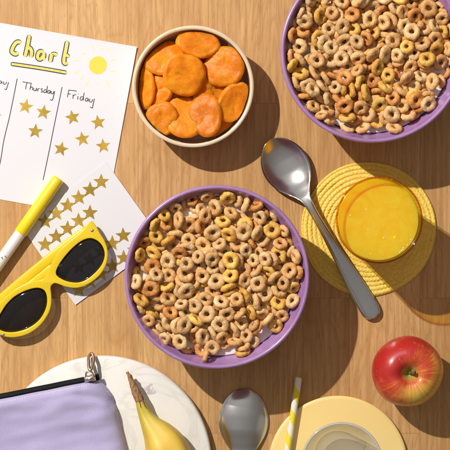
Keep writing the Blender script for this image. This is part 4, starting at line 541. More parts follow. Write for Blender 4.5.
def apricot(px, py, z, rx, ry, rot, tilt, tdir, label, th=4.3, seed=0):
    rn = random.Random(seed+40); o1 = Vector((rn.random()*90, rn.random()*90, rn.random()*90))
    V, F = [], []; nu, nv = 48, 20
    for j in range(nv+1):
        ph = math.pi*j/nv
        for i in range(nu):
            u = 2*math.pi*i/nu; c, s = math.cos(u), math.sin(u)
            rr = math.sin(ph)**.62 if 0 < j < nv else 0
            lob = 1+.05*noise.noise(Vector((c*1.1, s*1.1, 0))+o1)*2+.012*noise.noise(Vector((c*4, s*4, 1))+o1)
            x, y = 1.1*rx*rr*c*lob, 1.1*ry*rr*s*lob
            q = Vector((x, y, 0))
            zz = th*math.cos(ph)*(1-.30*math.exp(-(rr/.35)**2))
            zz += (.9*math.exp(-((rr-.88)/.07)**2)-.5*math.exp(-((rr-.70)/.08)**2))*(1 if math.cos(ph) > 0 else 0)*(.6+.8*noise.noise(Vector((c*2.5, s*2.5, 3))+o1))
            sl = y*math.cos(seed*1.3)-x*math.sin(seed*1.3)+1.6*noise.noise(q*.12+o1); sx_ = x*math.cos(seed*1.3)+y*math.sin(seed*1.3)
            if math.cos(ph) > 0: zz -= 1.5*math.exp(-(sl/1.5)**2)*math.exp(-((sx_-3)/7)**2)
            zz += 1.9*rr**5*noise.noise(Vector((c*1.6, s*1.6, 7))+o1)+(.8*rr**3*noise.noise(Vector((c*5, s*5, 9))+o1))
            zz += .7*(1-abs(noise.noise(q*.17+o1*2))*4)*rr*rr*.6
            zz += .5*noise.noise(Vector((c*9, s*9, rr*3))+o1)*rr+rr*2.4*noise.noise(q*.065+o1)+.35*noise.noise(q*.28+o1)
            V.append(Vector((x, y, zz)))
    for j in range(nv):
        for i in range(nu): F.append((j*nu+i, j*nu+(i+1) % nu, (j+1)*nu+(i+1) % nu, (j+1)*nu+i))
    R_ = Matrix.Rotation(math.radians(rot), 3, 'Z')
    axv = Vector((-math.sin(math.radians(tdir)), math.cos(math.radians(tdir)), 0))
    T_ = Matrix.Rotation(math.radians(tilt), 3, axv)
    c0 = W(px, py, z)
    bmv = []
    for v in V:
        p = c0+T_ @ (R_ @ v); d = Vector((p.x-AB.x, p.y-AB.y)); lim = 52.2+max(0, min(p.z, 36)-18)*.14
        if d.length > lim: k_ = (lim-.4*(1-math.exp(-(d.length-lim)/4)))/d.length; p.x = AB.x+d.x*k_; p.y = AB.y+d.y*k_; p.z = max(p.z, 8)+min(4, (d.length-lim)*.35)
        bmv.append(p)
    me_o = mesh_obj('dried_apricot', bmv, F, apm, None, at=c0)
    bm = bmesh.new(); bm.from_mesh(me_o.data); bmesh.ops.remove_doubles(bm, verts=bm.verts, dist=1e-6); bm.to_mesh(me_o.data); bm.free()
    me_o.data.polygons.foreach_set('use_smooth', [True]*len(me_o.data.polygons))
    tag(me_o, label, 'dried apricot', 'dried apricots in the cream bowl')
# tdir: direction (degrees, x right y up) that goes DOWN
apr = [(198, 43, 33, 19.5, 14.5, -12, 14, 60, 'oval dried apricot at the top of the cream bowl against the rim'),
       (224, 67, 33, 19, 18.5, 0, 15, 190, 'large round dried apricot against the right side of the cream bowl'),
       (184, 75, 38, 19.5, 19, 20, 13, 320, 'round dried apricot lying on top in the centre of the pile'),
       (165, 57, 28, 19.5, 18, 30, 22, 100, 'dried apricot half under the central one, at the upper left of the bowl'),
       (144, 85, 25, 22, 13, 100, 42, 180, 'dried apricot standing on edge against the left wall of the cream bowl'),
       (157, 90, 27, 15, 14, 0, 14, 200, 'smaller dried apricot beside the one standing against the left wall'),
       (162, 119, 31, 15, 15.5, 0, 8, 230, 'bumpy dried apricot at the lower left of the cream bowl'),
       (184, 117, 29, 19, 20, 10, 16, 80, 'wide folded dried apricot at the bottom of the cream bowl'),
       (206, 115, 33, 15, 20, 10, 14, 160, 'glossy dried apricot at the bottom right of centre'),
       (233, 102, 30, 14, 19, -30, 22, 320, 'triangular dried apricot leaning on the lower right wall of the bowl'),
       (204, 90, 27, 9, 17, -22, 24, 340, 'narrow dried apricot wedged right of the central one'),
       (217, 92, 22, 15, 15, 0, 8, 300, 'shaded dried apricot deep between the right hand ones'),
       (173, 104, 20, 18, 16, 0, 5, 0, 'dried apricot deep under the lower left ones'),
       (222, 120, 17, 20, 18, 0, 5, 0, 'dried apricot at the bottom of the bowl by the lower right wall')]
for i, a in enumerate(apr): apricot(*a[:8], a[8], seed=i)
for i, (x, y) in enumerate(((175, 66), (205, 62), (190, 96))):
    apricot(x, y, 14, 19, 18, 30*i, 4, 90*i, 'hidden dried apricot on the floor of the cream bowl under the pile', seed=20+i)

# ------------------------------------------------------------------ woven mat
matm = M('woven_yellow_straw', (.80, .56, .07), .7)
mv = coords(matm)
mc = ramp(matm, noise_n(matm, mv, 500, 4, .6), [(.35, (.78, .50, .045)), (.65, (.93, .70, .15))])
mc = mix(matm, ramp(matm, noise_n(matm, mv, 60, 3), [(.4, 0.), (.7, .3)]), mc, (.84, .62, .18))
setcol(matm, mc); bump(matm, noise_n(matm, mv, 1200, 3), .4, .0004)
MC = W(368.5, 229); wv = 4.5; nr = 15; Rm = wv*nr
NA = 900; NRr = int(Rm/.65)
an = np.linspace(0, 2*np.pi, NA, endpoint=False)
rr = np.linspace(0.3, Rm-.02, NRr)
Rg, Ag = np.meshgrid(rr, an, indexing='ij')
sp = Rg/wv - Ag/(2*np.pi); idx = np.floor(sp); loc = sp-idx-.5
loc = np.where(Rg < wv*.6, 0, loc)
rc = np.maximum((idx+1.0+Ag/(2*np.pi))*wv - wv/2, 2.0)
arc = rc*Ag + idx*37.0
prof_ = np.sqrt(np.clip(1-(loc*2.02)**2, 0, 1))
pitch = 4.0
ph = arc/pitch
chev = .5+.5*np.sin(2*np.pi*(ph+np.abs(loc)*1.1)+ (loc > 0)*np.pi)
wob = np.interp((idx*1.7) % 7, range(8), [0, .5, -.2, .3, -.4, .1, .45, 0])
hgt = .8+prof_*(1.9+.5*wob)*(.80+.20*chev)
edge = np.clip((Rm-Rg)/1.2, 0, 1)**.5
Zg = 0.4+hgt*edge
wobr = 1+.004*np.sin(3*Ag+1)+.003*np.sin(7*Ag)
Xg = Rg*wobr*np.cos(Ag); Yg = Rg*wobr*np.sin(Ag)
V = np.stack([Xg, Yg, Zg], -1).reshape(-1, 3)
ii = np.arange(NRr-1)[:, None]*NA; jj = np.arange(NA)[None, :]; j2 = (jj+1) % NA
F = np.stack([ii+jj, ii+NA+jj, ii+NA+j2, ii+j2], -1).reshape(-1, 4)
me = bpy.data.meshes.new('placemat'); Vl = [tuple(v) for v in (V*S).tolist()]; Fl = [tuple(f) for f in F.tolist()]
nV = len(Vl); Vl += [(x, y, .0003) for x, y, _ in Vl[-NA:]]
last = (NRr-1)*NA
Fl += [(last+j, nV+j, nV+(j+1) % NA, last+(j+1) % NA) for j in range(NA)]; Fl.append(tuple(range(NA))[::-1]); Fl.append(tuple(nV+j for j in range(NA)))
me.from_pydata(Vl, [], Fl); me.update(); me.polygons.foreach_set('use_smooth', [True]*(len(Fl)-1)+[False]); me.materials.append(matm)
o = bpy.data.objects.new('woven_mat', me); COL.objects.link(o); o.location = MC*S
tag(o, 'round yellow woven mat under the juice glass and the long spoon handle', 'mat')

# ------------------------------------------------------------------ juice glass
amber = bpy.data.materials.new('amber_glass'); amber.use_nodes = True
for n in list(amber.node_tree.nodes): amber.node_tree.nodes.remove(n)
glassy(amber, (1.0, .91, .42), .01, 1.5)
GC = W(379.3, 220, 92); GC.z = 3.0
gp = [(0, 0), (30, 0), (33, 1.2), (34, 4), (36, 30), (38.4, 62), (40.6, 88.2), (40.4, 89.2), (39.7, 89.6), (39.0, 89.2), (38.8, 88), (36.6, 62), (34.2, 30), (32.2, 9), (30, 6.5), (0, 6)]
o = mesh_obj('juice_glass', *lathe(gp, GC, 128), amber, None, at=GC)
tag(o, 'amber glass tumbler of orange juice on the yellow woven mat', 'glass')
amber_rim = bpy.data.materials.new('amber_rim'); amber_rim.use_nodes = True
for n in list(amber_rim.node_tree.nodes): amber_rim.node_tree.nodes.remove(n)
glassy(amber_rim, (.90, .64, .18), .03, 1.5)
mesh_obj('rim', *lathe([(38.9+.95+.95*math.cos(a_), 89.3+.95*math.sin(a_)) for a_ in [2*math.pi*k/12 for k in range(13)]], GC, 128), amber_rim, o)
juice_m = M('orange_juice', (.96, .60, .012), .12, sss=.6, sssr=(1, .6, .08), ssss=.02)
setcol(juice_m, ramp(juice_m, noise_n(juice_m, coords(juice_m), 45, 5, .65, 1.2), [(.35, (.93, .55, .008)), (.65, (.98, .68, .04))]))
jt = nd(juice_m, 'BsdfTransparent'); jt.inputs[0].default_value = (.95, .62, .04, 1); jm = nd(juice_m, 'MixShader'); jm.inputs[0].default_value = .22
lk(juice_m, bsdf(juice_m).outputs[0], jm.inputs[1]); lk(juice_m, jt.outputs[0], jm.inputs[2]); lk(juice_m, jm.outputs[0], [n for n in juice_m.node_tree.nodes if n.type == 'OUTPUT_MATERIAL'][0].inputs[0])
jp = [(0, 6.3), (29.8, 6.8), (31.9, 9.3), (33.9, 30), (36.3, 62), (37.9, 79.8), (37.4, 79.5), (36.5, 79.2), (34, 79), (0, 79)]
o = mesh_obj('orange_juice', *lathe(jp, GC, 96), juice_m, None, at=GC+Vector((0, 0, 6)))
tag(o, 'yellow orange juice filling the amber glass almost to the rim', 'juice')
bub = []
rb = random.Random(3)
for k in range(16):
    a = rb.uniform(-1.0, -.45) if k < 9 else rb.uniform(0, 6.28); r_ = rb.uniform(35.4, 36.6) if k < 9 else rb.uniform(4, 35); s_ = rb.uniform(.3, .8)
    bub.append(lathe([(0, s_*.6), (s_*.7, s_*.45), (s_, 0)], GC+Vector((r_*math.cos(a), r_*math.sin(a), 79.15)), 10))
mesh_obj('bubbles', *join(*bub), M('juice_foam', (.95, .8, .35), .15), o)

# ------------------------------------------------------------------ spoons
spm = M('brushed_steel', (.70, .69, .68), .2, 1.)
sv = coords(spm); 
lk(spm, ramp(spm, noise_n(spm, sv, 60, 4), [(.3, .17), (.7, .25)]), bsdf(spm).inputs['Roughness'])
HW = [(0, 0.2), (.6, 4.4), (1.5, 6.9), (3.5, 10.3), (8, 15), (15, 19.6), (24, 22.8), (33, 23.3), (42, 21.4), (51, 17), (58, 12), (63, 8.4), (68, 6.0), (75, 4.5), (88, 4.0), (105, 4.5), (125, 5.6), (145, 7.2), (165, 8.8), (185, 9.9), (196, 9.9), (202, 8.2), (205, 5), (206, .4)]
def lerp_tab(T, x):
    x = min(max(x, T[0][0]), T[-1][0])
    i = max(k for k in range(len(T)) if T[k][0] <= x+1e-9); i = min(i, len(T)-2)
    (x0, y0), (x1, y1) = T[i], T[i+1]; h = x1-x0; t = (x-x0)/h
    m0 = (y1-T[i-1][1])/(x1-T[i-1][0]) if i > 0 else (y1-y0)/h
    m1 = (T[i+2][1]-y0)/(T[i+2][0]-x0) if i+2 < len(T) else (y1-y0)/h
    m0 = max(-3*abs(y1-y0)/h, min(3*abs(y1-y0)/h, m0)); m1 = max(-3*abs(y1-y0)/h, min(3*abs(y1-y0)/h, m1))
    return (2*t**3-3*t*t+1)*y0+(t**3-2*t*t+t)*h*m0+(3*t*t-2*t**3)*y1+(t**3-t*t)*h*m1
def lerp_lin(T, x):
    for (a, b), (c, d) in zip(T, T[1:]):
        if x <= c: return b+(d-b)*((x-a)/(c-a))
    return T[-1][1]
ZC = [(0, 9.5), (20, 9.0), (45, 9.8), (60, 13.5), (68, 16.5), (80, 17.5), (120, 13.5), (170, 8), (206, 6)]
DP = [(0, 0.3), (4, 2.6), (12, 5.8), (25, 7.6), (38, 7.6), (50, 5.2), (58, 2.5), (66, .5), (75, -.2), (90, -.5)]
def spoon(tip, dirv, label, group, k=1.0, flip=False):
    d = Vector((dirv[0], -dirv[1], 0)).normalized(); n = Vector((-d.y, d.x, 0))
    t0 = W(*tip, 9.5)
    root = thing('spoon', label, 'spoon', (t0.x, t0.y, 0), group)
    def part(name, u0, u1, nu):
        V, F = [], []; nv = 25; th = 1.5
        us = [u0+(u1-u0)*i/nu for i in range(nu+1)]
        if u0 == 0: us = [0, .4, 1.2, 2.2]+[q for q in us if q > 3]
        if u1 > 200: us = [q for q in us if q < 201.5]+[202.5, 204, 205.2, 206]
        for s_ in (0, 1):
            for u in us:
                hw = lerp_tab(HW, u)*k; zc = lerp_tab(ZC, u); dp = lerp_tab(DP, u)
                if flip: zc = lerp_tab([(0, 3.0), (45, 3.2), (58, 5), (68, 9.5), (90, 14), (150, 12), (206, 5)], u); dp = -dp if u < 66 else dp
                for j in range(nv):
                    v = -1+2*j/(nv-1)
                    if u <= 66: z = zc-dp*(1-abs(v)**(2.2 if u < 50 else 2.2-.2*(u-50)/16))
                    else:
                        f = min(1, (u-66)/12)
                        ridge = .9*math.exp(-((abs(v)-.78)/.16)**2)*f*min(1, (204-u)/10 if u > 194 else 1)
                        z = zc-dp*(1-v*v)+ridge-1.1*max(0, abs(v)-.85)/.15*f
                    tt = th*(1.25 if u > 60 else 1)
                    V.append(t0*1+d*u*k+n*(hw*v)+Vector((0, 0, z-t0.z-(tt*s_ if abs(v) < .999 else tt*.5))))
        nr_ = len(us); b = nr_*nv
        for i in range(nr_-1):
            for j in range(nv-1):
                a = i*nv+j; F.append((a, a+1, a+nv+1, a+nv)); F.append((b+a, b+a+nv, b+a+nv+1, b+a+1))
            F.append((i*nv, (i+1)*nv, b+(i+1)*nv, b+i*nv)); F.append((i*nv+nv-1, b+i*nv+nv-1, b+(i+1)*nv+nv-1, (i+1)*nv+nv-1))
        for i in ((0,) if u0 == 0 else (nr_-1,)):
            for j in range(nv-1): F.append((i*nv+j, b+i*nv+j, b+i*nv+j+1, i*nv+j+1))
        return mesh_obj(name, V, F, spm, root)
    part('spoon_bowl', 0, 66, 44); part('handle', 66, 206, 60)
spoon((270.2, 139.6), (.508, .861), 'shiny steel spoon lying with its handle across the yellow woven mat', 'steel spoons')
spoon((244, 389.3), (-.01, 1), 'steel spoon lying face down between the banana and the striped straw', 'steel spoons', 1.06, True)

# ------------------------------------------------------------------ apple
apple_m = M('apple_skin', (.6, .1, .03), .33, coat=.15, coatr=.2, sss=.08, sssr=(1, .3, .1), ssss=.004)
tcn = nd(apple_m, 'TexCoord'); sxy = nd(apple_m, 'SeparateXYZ'); lk(apple_m, tcn.outputs['Object'], sxy.inputs[0])
ang = mth(apple_m, 'ARCTAN2', sxy.outputs[1], sxy.outputs[0])
rad = nd(apple_m, 'VectorMath', operation='LENGTH')
cxy2 = nd(apple_m, 'CombineXYZ'); lk(apple_m, sxy.outputs[0], cxy2.inputs[0]); lk(apple_m, sxy.outputs[1], cxy2.inputs[1]); lk(apple_m, cxy2.outputs[0], rad.inputs[0])
cxa = nd(apple_m, 'CombineXYZ'); nrm = nd(apple_m, 'VectorMath', operation='NORMALIZE'); lk(apple_m, cxy2.outputs[0], nrm.inputs[0])
sca = nd(apple_m, 'VectorMath', operation='MULTIPLY_ADD'); lk(apple_m, nrm.outputs[0], sca.inputs[0]); sca.inputs[1].default_value = (9, 9, 9); lk(apple_m, mix(apple_m, 1., tcn.outputs['Object'], (12, 12, 12), 'MULTIPLY'), sca.inputs[2])
strk = noise_n(apple_m, sca.outputs[0], 1.3, 5, .6)
blob = noise_n(apple_m, tcn.outputs['Object'], 38, 3, .5)
# redness: high at left/top, low at lower centre/right
gx = mth(apple_m, 'MULTIPLY', sxy.outputs[0], -15.0); gy = mth(apple_m, 'MULTIPLY', sxy.outputs[1], 17.0)
red = mth(apple_m, 'ADD', mth(apple_m, 'ADD', gx, gy), mth(apple_m, 'ADD', mth(apple_m, 'MULTIPLY', mth(apple_m, 'SUBTRACT', strk, .5), 1.15), mth(apple_m, 'MULTIPLY', mth(apple_m, 'SUBTRACT', blob, .5), 1.8)))
red = mth(apple_m, 'ADD', red, .66)
red = mth(apple_m, 'ADD', red, ramp(apple_m, mth(apple_m, 'MULTIPLY', rad.outputs['Value'], 28.), [(.80, 0.), (.98, .35)]))
acol = ramp(apple_m, red, [(.05, (.74, .50, .09)), (.35, (.72, .32, .06)), (.62, (.60, .10, .03)), (.95, (.46, .022, .018))])
cav = ramp(apple_m, mth(apple_m, 'MULTIPLY', rad.outputs['Value'], 100.), [(.35, 1.), (.95, 0.)])
acol = mix(apple_m, cav, acol, (.40, .34, .07))
vs = nd(apple_m, 'TexVoronoi'); vs.inputs['Scale'].default_value = 210; lk(apple_m, tcn.outputs['Object'], vs.inputs['Vector'])
acol = mix(apple_m, ramp(apple_m, vs.outputs['Distance'], [(.06, .5), (.13, 0.)]), acol, (.75, .5, .2))
setcol(apple_m, acol)
AP = W(407, 371, 34); AP.z = 0
pr = [(0, 50), (1.5, 50.2), (3.5, 52), (6.5, 56.5), (11, 60.6), (16.5, 62), (23, 60), (29, 54.5), (33, 46), (34.4, 37), (33.4, 27), (29.5, 15.5), (23, 6), (16, 1), (12, 0), (8, 1.2), (4, 4), (0, 5)]
pr = [(max(p.x, 0), p.y) for p in cat([(a, b, 0) for a, b in pr], 4)]; pr[-1] = (0, 5)
apple = mesh_obj('apple', *lathe(pr, AP, 96, lambda r, z, a: (r*(1+.014*math.sin(a*5+.6)*(r/34)*(z/62)+.012*math.sin(2*a+.4)), z+.5*math.sin(a*5+.6)*(1-abs(r-16)/18 if r > 4 else 0)*(z > 50))), apple_m, None, at=AP)
tag(apple, 'red and yellow apple with a short brown stem', 'apple')
stem_m = M('brown_stem', (.16, .09, .035), .7); setcol(stem_m, ramp(stem_m, noise_n(stem_m, coords(stem_m), 400, 3), [(.3, (.09, .05, .02)), (.7, (.28, .18, .08))]))
mesh_obj('stem', *tube(cat([AP+Vector(q) for q in ((0, 0, 48), (.3, .3, 54), (1.6, 1.0, 59), (3.6, 1.6, 62))], 4), [1.2]*5+[1.1]*4+[1.5, 1.8, 2.1, 2.2], 12), stem_m, apple)

# ------------------------------------------------------------------ yellow plate, clear glass, straw
yp = M('yellow_ceramic', (.78, .56, .19), .35, coat=.25)
setcol(yp, ramp(yp, noise_n(yp, coords(yp), 25, 3), [(.3, (.91, .67, .25)), (.7, (.93, .70, .275))]))
PC = W(338, 465.5, 4); PC.z = 0
o = mesh_obj('plate', *lathe([(0, 0), (62, 0), (66.5, .6), (69, 2.4), (69.6, 3.6), (69, 4.4), (66, 4.5), (0, 4.3)], PC, 128), yp, None, at=PC)
tag(o, 'round flat pale yellow plate under the clear glass', 'plate')
clear = bpy.data.materials.new('clear_glass'); clear.use_nodes = True
for n in list(clear.node_tree.nodes): clear.node_tree.nodes.remove(n)
glassy(clear, (.98, .985, .975), .03, 1.8)
_o = [n for n in clear.node_tree.nodes if n.type == 'OUTPUT_MATERIAL'][0]; _src = _o.inputs[0].links[0].from_socket
_d = nd(clear, 'BsdfDiffuse'); _d.inputs[0].default_value = (.82, .82, .80, 1); _m = nd(clear, 'MixShader'); _m.inputs[0].default_value = .19
lk(clear, _src, _m.inputs[1]); lk(clear, _d.outputs[0], _m.inputs[2]); lk(clear, _m.outputs[0], _o.inputs[0])
CG = W(342, 463, 62); CG.z = 4.6
def flute(r, z, a):
    q = 0
    return (r, z)
cgp = [(0, 0), (20, 0), (23, 1.2), (25, 5), (31.5, 25), (36.5, 45), (39.1, 56.5), (39.0, 57.6), (38.3, 58), (37.5, 57.6), (36.6, 55), (34, 45), (29, 26), (22.5, 10.5), (17, 7.2), (0, 6.6)]
cgp = [(max(p.x, 0), max(p.y, 0)) for p in cat([(a, b, 0) for a, b in cgp], 3)]; cgp[-1] = (0, 6.6)
o = mesh_obj('drinking_glass', *lathe(cgp, CG, 128), clear, None, at=CG)
mesh_obj('rim', *lathe([(37.9+1.15*math.cos(a_), 57.2+1.15*math.sin(a_)) for a_ in [2*math.pi*k/12 for k in range(13)]], CG, 128), M('glass_rim', (.95, .96, .94), .08, trans=.7, ior=1.5), o)
tag(o, 'empty clear drinking glass standing on the pale yellow plate', 'glass')
straw_m = M('striped_paper', rough=.6)
tcs = nd(straw_m, 'TexCoord'); ss = nd(straw_m, 'SeparateXYZ'); lk(straw_m, tcs.outputs['Object'], ss.inputs[0])
an_ = mth(straw_m, 'ARCTAN2', ss.outputs[1], ss.outputs[0])
phs = mth(straw_m, 'ADD', mth(straw_m, 'MULTIPLY', ss.outputs[2], 1/.0235), mth(straw_m, 'MULTIPLY', an_, 1/(2*math.pi)))
st = ramp(straw_m, mth(straw_m, 'FRACT', mth(straw_m, 'ADD', phs, 10.27)), [(0, (.82, .68, .03)), (.5, (.80, .77, .70))], 'CONSTANT')
setcol(straw_m, st)
s0 = W(298.8, 377.3, 10); s1 = W(281, 494, 8.2); L_ = (s1-s0).length
V, F = [], []
so = lathe([(3.35, 0), (3.35, L_*.25), (3.35, L_*.5), (3.35, L_*.75), (3.35, L_), (2.9, L_), (2.9, L_*.5), (2.9, 0), (3.35, 0)], (0, 0, 0), 28)
o = mesh_obj('paper_straw', *so, straw_m, None, local=True); sharp(o, 50)
o.location = s0*S; o.rotation_mode = 'QUATERNION'; o.rotation_quaternion = (s1-s0).to_track_quat('Z', 'Y')
tag(o, 'yellow and white striped paper straw lying on the edge of the yellow plate', 'straw')

# ------------------------------------------------------------------ marble board
marble = M('white_marble', (.78, .75, .68), .3, coat=.2)
mvv = coords(marble)
n1 = noise_n(marble, mvv, 9, 6, .6, 1.2)
vein = ramp(marble, n1, [(.47, 0.), (.50, .30), (.53, 0.)])
n2 = ramp(marble, noise_n(marble, mvv, 30, 5, .7, .5), [(.60, 0.), (.70, .35)])
mcol = mix(marble, vein, ramp(marble, noise_n(marble, mvv, 14, 3), [(.3, (.78, .76, .69)), (.7, (.86, .84, .79))]), (.55, .52, .47))
mcol = mix(marble, n2, mcol, (.62, .56, .52))
# the small violet-grey blotch
vd = nd(marble, 'VectorMath', operation='DISTANCE'); lk(marble, mvv, vd.inputs[0])
MB_ = W(103, 465, 12); MB_.z = 0
bl = W(149, 390, 12)-MB_; vd.inputs[1].default_value = (bl.x*S, bl.y*S, .012)
bm_ = ramp(marble, mth(marble, 'ADD', mth(marble, 'MULTIPLY', vd.outputs['Value'], 90.), mth(marble, 'MULTIPLY', mth(marble, 'SUBTRACT', noise_n(marble, mvv, 260, 3), .5), 1.6)), [(.2, .6), (.5, 0.)])
mcol = mix(marble, bm_, mcol, (.36, .28, .33)); setcol(marble, mcol)
o = mesh_obj('serving_board', *lathe([(0, 0), (104, 0), (107, 1), (108, 3), (108, 9.5), (107, 11.4), (105, 12), (0, 12)], MB_, 160), marble, None, at=MB_)
tag(o, 'round white marble serving board under the pouch and the banana', 'board')

# ------------------------------------------------------------------ banana
ban_m = M('banana_skin', (.78, .52, .06), .5, sss=.08, sssr=(1, .7, .2), ssss=.004)
tb_ = coords(ban_m)
bc = ramp(ban_m, noise_n(ban_m, tb_, 35, 4), [(.3, (.72, .46, .05)), (.7, (.82, .58, .10))])
bc = mix(ban_m, ramp(ban_m, noise_n(ban_m, tb_, 420, 3, .7), [(.66, 0.), (.74, .6)]), bc, (.30, .16, .03))
setcol(ban_m, bc); bump(ban_m, noise_n(ban_m, tb_, 90, 3), .15, .001)
neck_m = M('banana_neck', (.55, .45, .06), .55)
bst_m = M('banana_stem_brown', (.20, .10, .04), .8)
setcol(bst_m, ramp(bst_m, noise_n(bst_m, coords(bst_m, (1.6, .5, 1), rot=(0, 0, math.radians(-20))), 380, 4, .65), [(.32, (.10, .04, .018)), (.5, (.30, .15, .06)), (.7, (.48, .30, .13))]))
bump(bst_m, noise_n(bst_m, coords(bst_m, (1.6, .4, 1), rot=(0, 0, math.radians(-20))), 500, 3), .5, .0006)
ban = thing('banana', 'yellow banana with a dry brown stem tip lying on the marble board', 'banana', W(168, 450, 12))
penta = lambda a: 1+.06*math.cos(5*a+.6)
def bpath(pts):
    P, R_ = [], []
    for x, y, z, r in pts: P.append(W(x, y, z)); R_.append(r)
    Q = cat(P, 6); RR = [v.x for v in cat([(r, 0, 0) for r in R_], 6)]
    return Q, RR
Q, RR = bpath([(138.5, 397.5, 27, 3.6), (142, 407, 27, 5.2), (146, 416, 27.5, 7), (151.5, 425, 28.5, 10.5), (158.5, 434.5, 29.5, 15.5), (165, 445, 30.5, 19.5), (171, 458, 31, 21), (178, 476, 31, 21.5), (188, 500, 30, 21), (205, 530, 29, 16), (218, 548, 28, 6), (221, 552, 28, 2)])
bb = mesh_obj('peel', *tube(Q, RR, 40, True, penta), ban_m, ban)
# greenish neck colour by node: blend along distance from stem
gd = nd(ban_m, 'VectorMath', operation='DISTANCE'); lk(ban_m, coords(ban_m), gd.inputs[0]); q0 = (W(140, 400, 27)-origin(ban))*S; gd.inputs[1].default_value = q0
oldc = bsdf(ban_m).inputs['Base Color'].links[0].from_socket
gcol = mix(ban_m, ramp(ban_m, mth(ban_m, 'MULTIPLY', gd.outputs['Value'], 20.), [(.25, .9), (1., 0.)]), oldc, (.50, .40, .035)); setcol(ban_m, gcol)
Q, RR = bpath([(127.2, 371.5, 24, 1.3), (129.6, 376.5, 24.5, 2.1), (132, 382, 25, 2.9), (134.6, 389, 26, 3.8), (137, 394.5, 26.5, 4.4), (139, 399.0, 27, 4.6), (140.2, 402, 27, 4.1)])
rq = random.Random(4)
V, F = tube(Q, RR, 22, True)
V = [v+Vector((noise.noise(v*.35), noise.noise(v*.35+Vector((9, 0, 0))), noise.noise(v*.35+Vector((0, 9, 0)))))*.7 for v in V]
mesh_obj('stem', V, F, bst_m, ban)
for (a, b, c) in (((137.5, 398, 31.0), (139.5, 403, 31.8), (141.0, 408, 32.7)), ((141, 398, 30.6), (143.6, 404, 31.5), (146, 408, 32.5))):
    Q = cat([W(*a), W(*b), W(*c)], 5); mesh_obj('brown_streak', *tube(Q, [1.1-.9*i/(len(Q)-1) for i in range(len(Q))], 8), bst_m, bb)

# ------------------------------------------------------------------ pouch
cloth = M('lilac_cloth', (.47, .42, .66), .85, sheen=.25)
cv = coords(cloth)
wv1 = nd(cloth, 'TexWave', wave_type='BANDS', bands_direction='X'); wv1.inputs['Scale'].default_value = 420; wv1.inputs['Distortion'].default_value = .6
wv2 = nd(cloth, 'TexWave', wave_type='BANDS', bands_direction='Y'); wv2.inputs['Scale'].default_value = 420; wv2.inputs['Distortion'].default_value = .6
rotc = coords(cloth, (1, 1, 1), rot=(0, 0, math.radians(-11))); lk(cloth, rotc, wv1.inputs['Vector']); lk(cloth, rotc, wv2.inputs['Vector'])
weave = mth(cloth, 'MULTIPLY', wv1.outputs['Fac'], wv2.outputs['Fac'])
fz = noise_n(cloth, cv, 800, 4, .7)
setcol(cloth, mix(cloth, ramp(cloth, fz, [(.35, .35), (.6, 0.)]), ramp(cloth, noise_n(cloth, cv, 22, 3), [(.3, (.45, .40, .64)), (.7, (.51, .46, .70))]), (.36, .32, .55)))
bump(cloth, mth(cloth, 'ADD', weave, fz), .45, .0006)
pouch = thing('zip_pouch', 'lilac fabric pouch with a black zip lying on the marble board', 'pouch', W(50, 425, 12))
RC = cat([W(98.5, 379.3, 20), W(104.5, 386, 20), (W(110.5, 394, 20)), W(114.4, 400.5, 20), W(115.2, 405.5, 20), W(117.5, 414, 20), W(120, 426, 20), W(124, 441, 20), W(128, 458, 20), W(131, 490, 20)], 8)
nU, nV_ = 70, 64
V = []
def pouch_top(u, v):
    k = v*(len(RC)-1); i = min(int(k), len(RC)-2); R2 = RC[i].lerp(RC[i+1], k-i)
    L2 = W(-60, 411, 20).lerp(W(-60, 530, 20), v)
    p = L2.lerp(R2, u)
    eu_ = min(1, (1-u)/.10); ev = min(1, v/.10+.0)
    e1 = math.sqrt(1-(1-eu_)**2); e2 = math.sqrt(max(0, 1-(1-ev)**2))
    z = 15+1.5+13*e1*(.42+.58*e2)
    q = Vector((p.x, p.y, 0))
    z += 3.4*noise.noise(q*.022+Vector((3, 1, 0)))*e2*e1+1.5*noise.noise(Vector((q.x*.035+q.y*.02, q.y*.09-q.x*.02, 2)))*e1*e2+.5*noise.noise(Vector((q.x*.16, q.y*.05, 5)))*e1*math.exp(-v*9)
    # creases running left from the dent on the right edge
    dent = W(115, 402, 20)
    dd = (Vector((p.x, p.y))-Vector((dent.x, dent.y)))
    z -= 5.0*math.exp(-(dd.length/6)**2)
    ln = abs((dd.y) - .20*dd.x*-1 + 1.5*math.sin(p.x*.06))
    if dd.x < 0: z -= 2.2*math.exp(-(ln/4.0)**2)*math.exp(dd.x/38)
    ln2 = abs(dd.y+7 - .55*dd.x*-1)
    if dd.x < 2: z += 1.2*math.exp(-(ln2/4.0)**2)*math.exp(dd.x/30)
    return Vector((p.x, p.y, z))
for j in range(nV_+1):
    for i in range(nU+1): V.append(pouch_top((i/nU)**.8, (j/nV_)**1.25))
n0 = len(V)
for j in range(nV_+1):
    for i in range(nU+1):
        p = V[j*(nU+1)+i]; V.append(Vector((p.x, p.y, 12.6)))
F = []
for j in range(nV_):
    for i in range(nU):
        a = j*(nU+1)+i; F.append((a, a+1, a+nU+2, a+nU+1)); F.append((n0+a, n0+a+nU+1, n0+a+nU+2, n0+a+1))
nx, ny = nU, nV_
edge = [i for i in range(nx+1)]+[j*(nx+1)+nx for j in range(1, ny+1)]+[ny*(nx+1)+i for i in range(nx-1, -1, -1)]+[j*(nx+1) for j in range(ny-1, 0, -1)]
for a, b in zip(edge, edge[1:]+edge[:1]): F.append((a, b, n0+b, n0+a))
sharp(mesh_obj('fabric_body', V, F, cloth, pouch), 70)
blk = M('black_zip_tape', (.008, .008, .010), .75, spec=.15); bump(blk, noise_n(blk, coords(blk), 900, 2), .4, .0005)
a0, a1 = W(-60, 409.0, 21), W(99.2, 376.9, 21)
n = 60; V, F = [], []
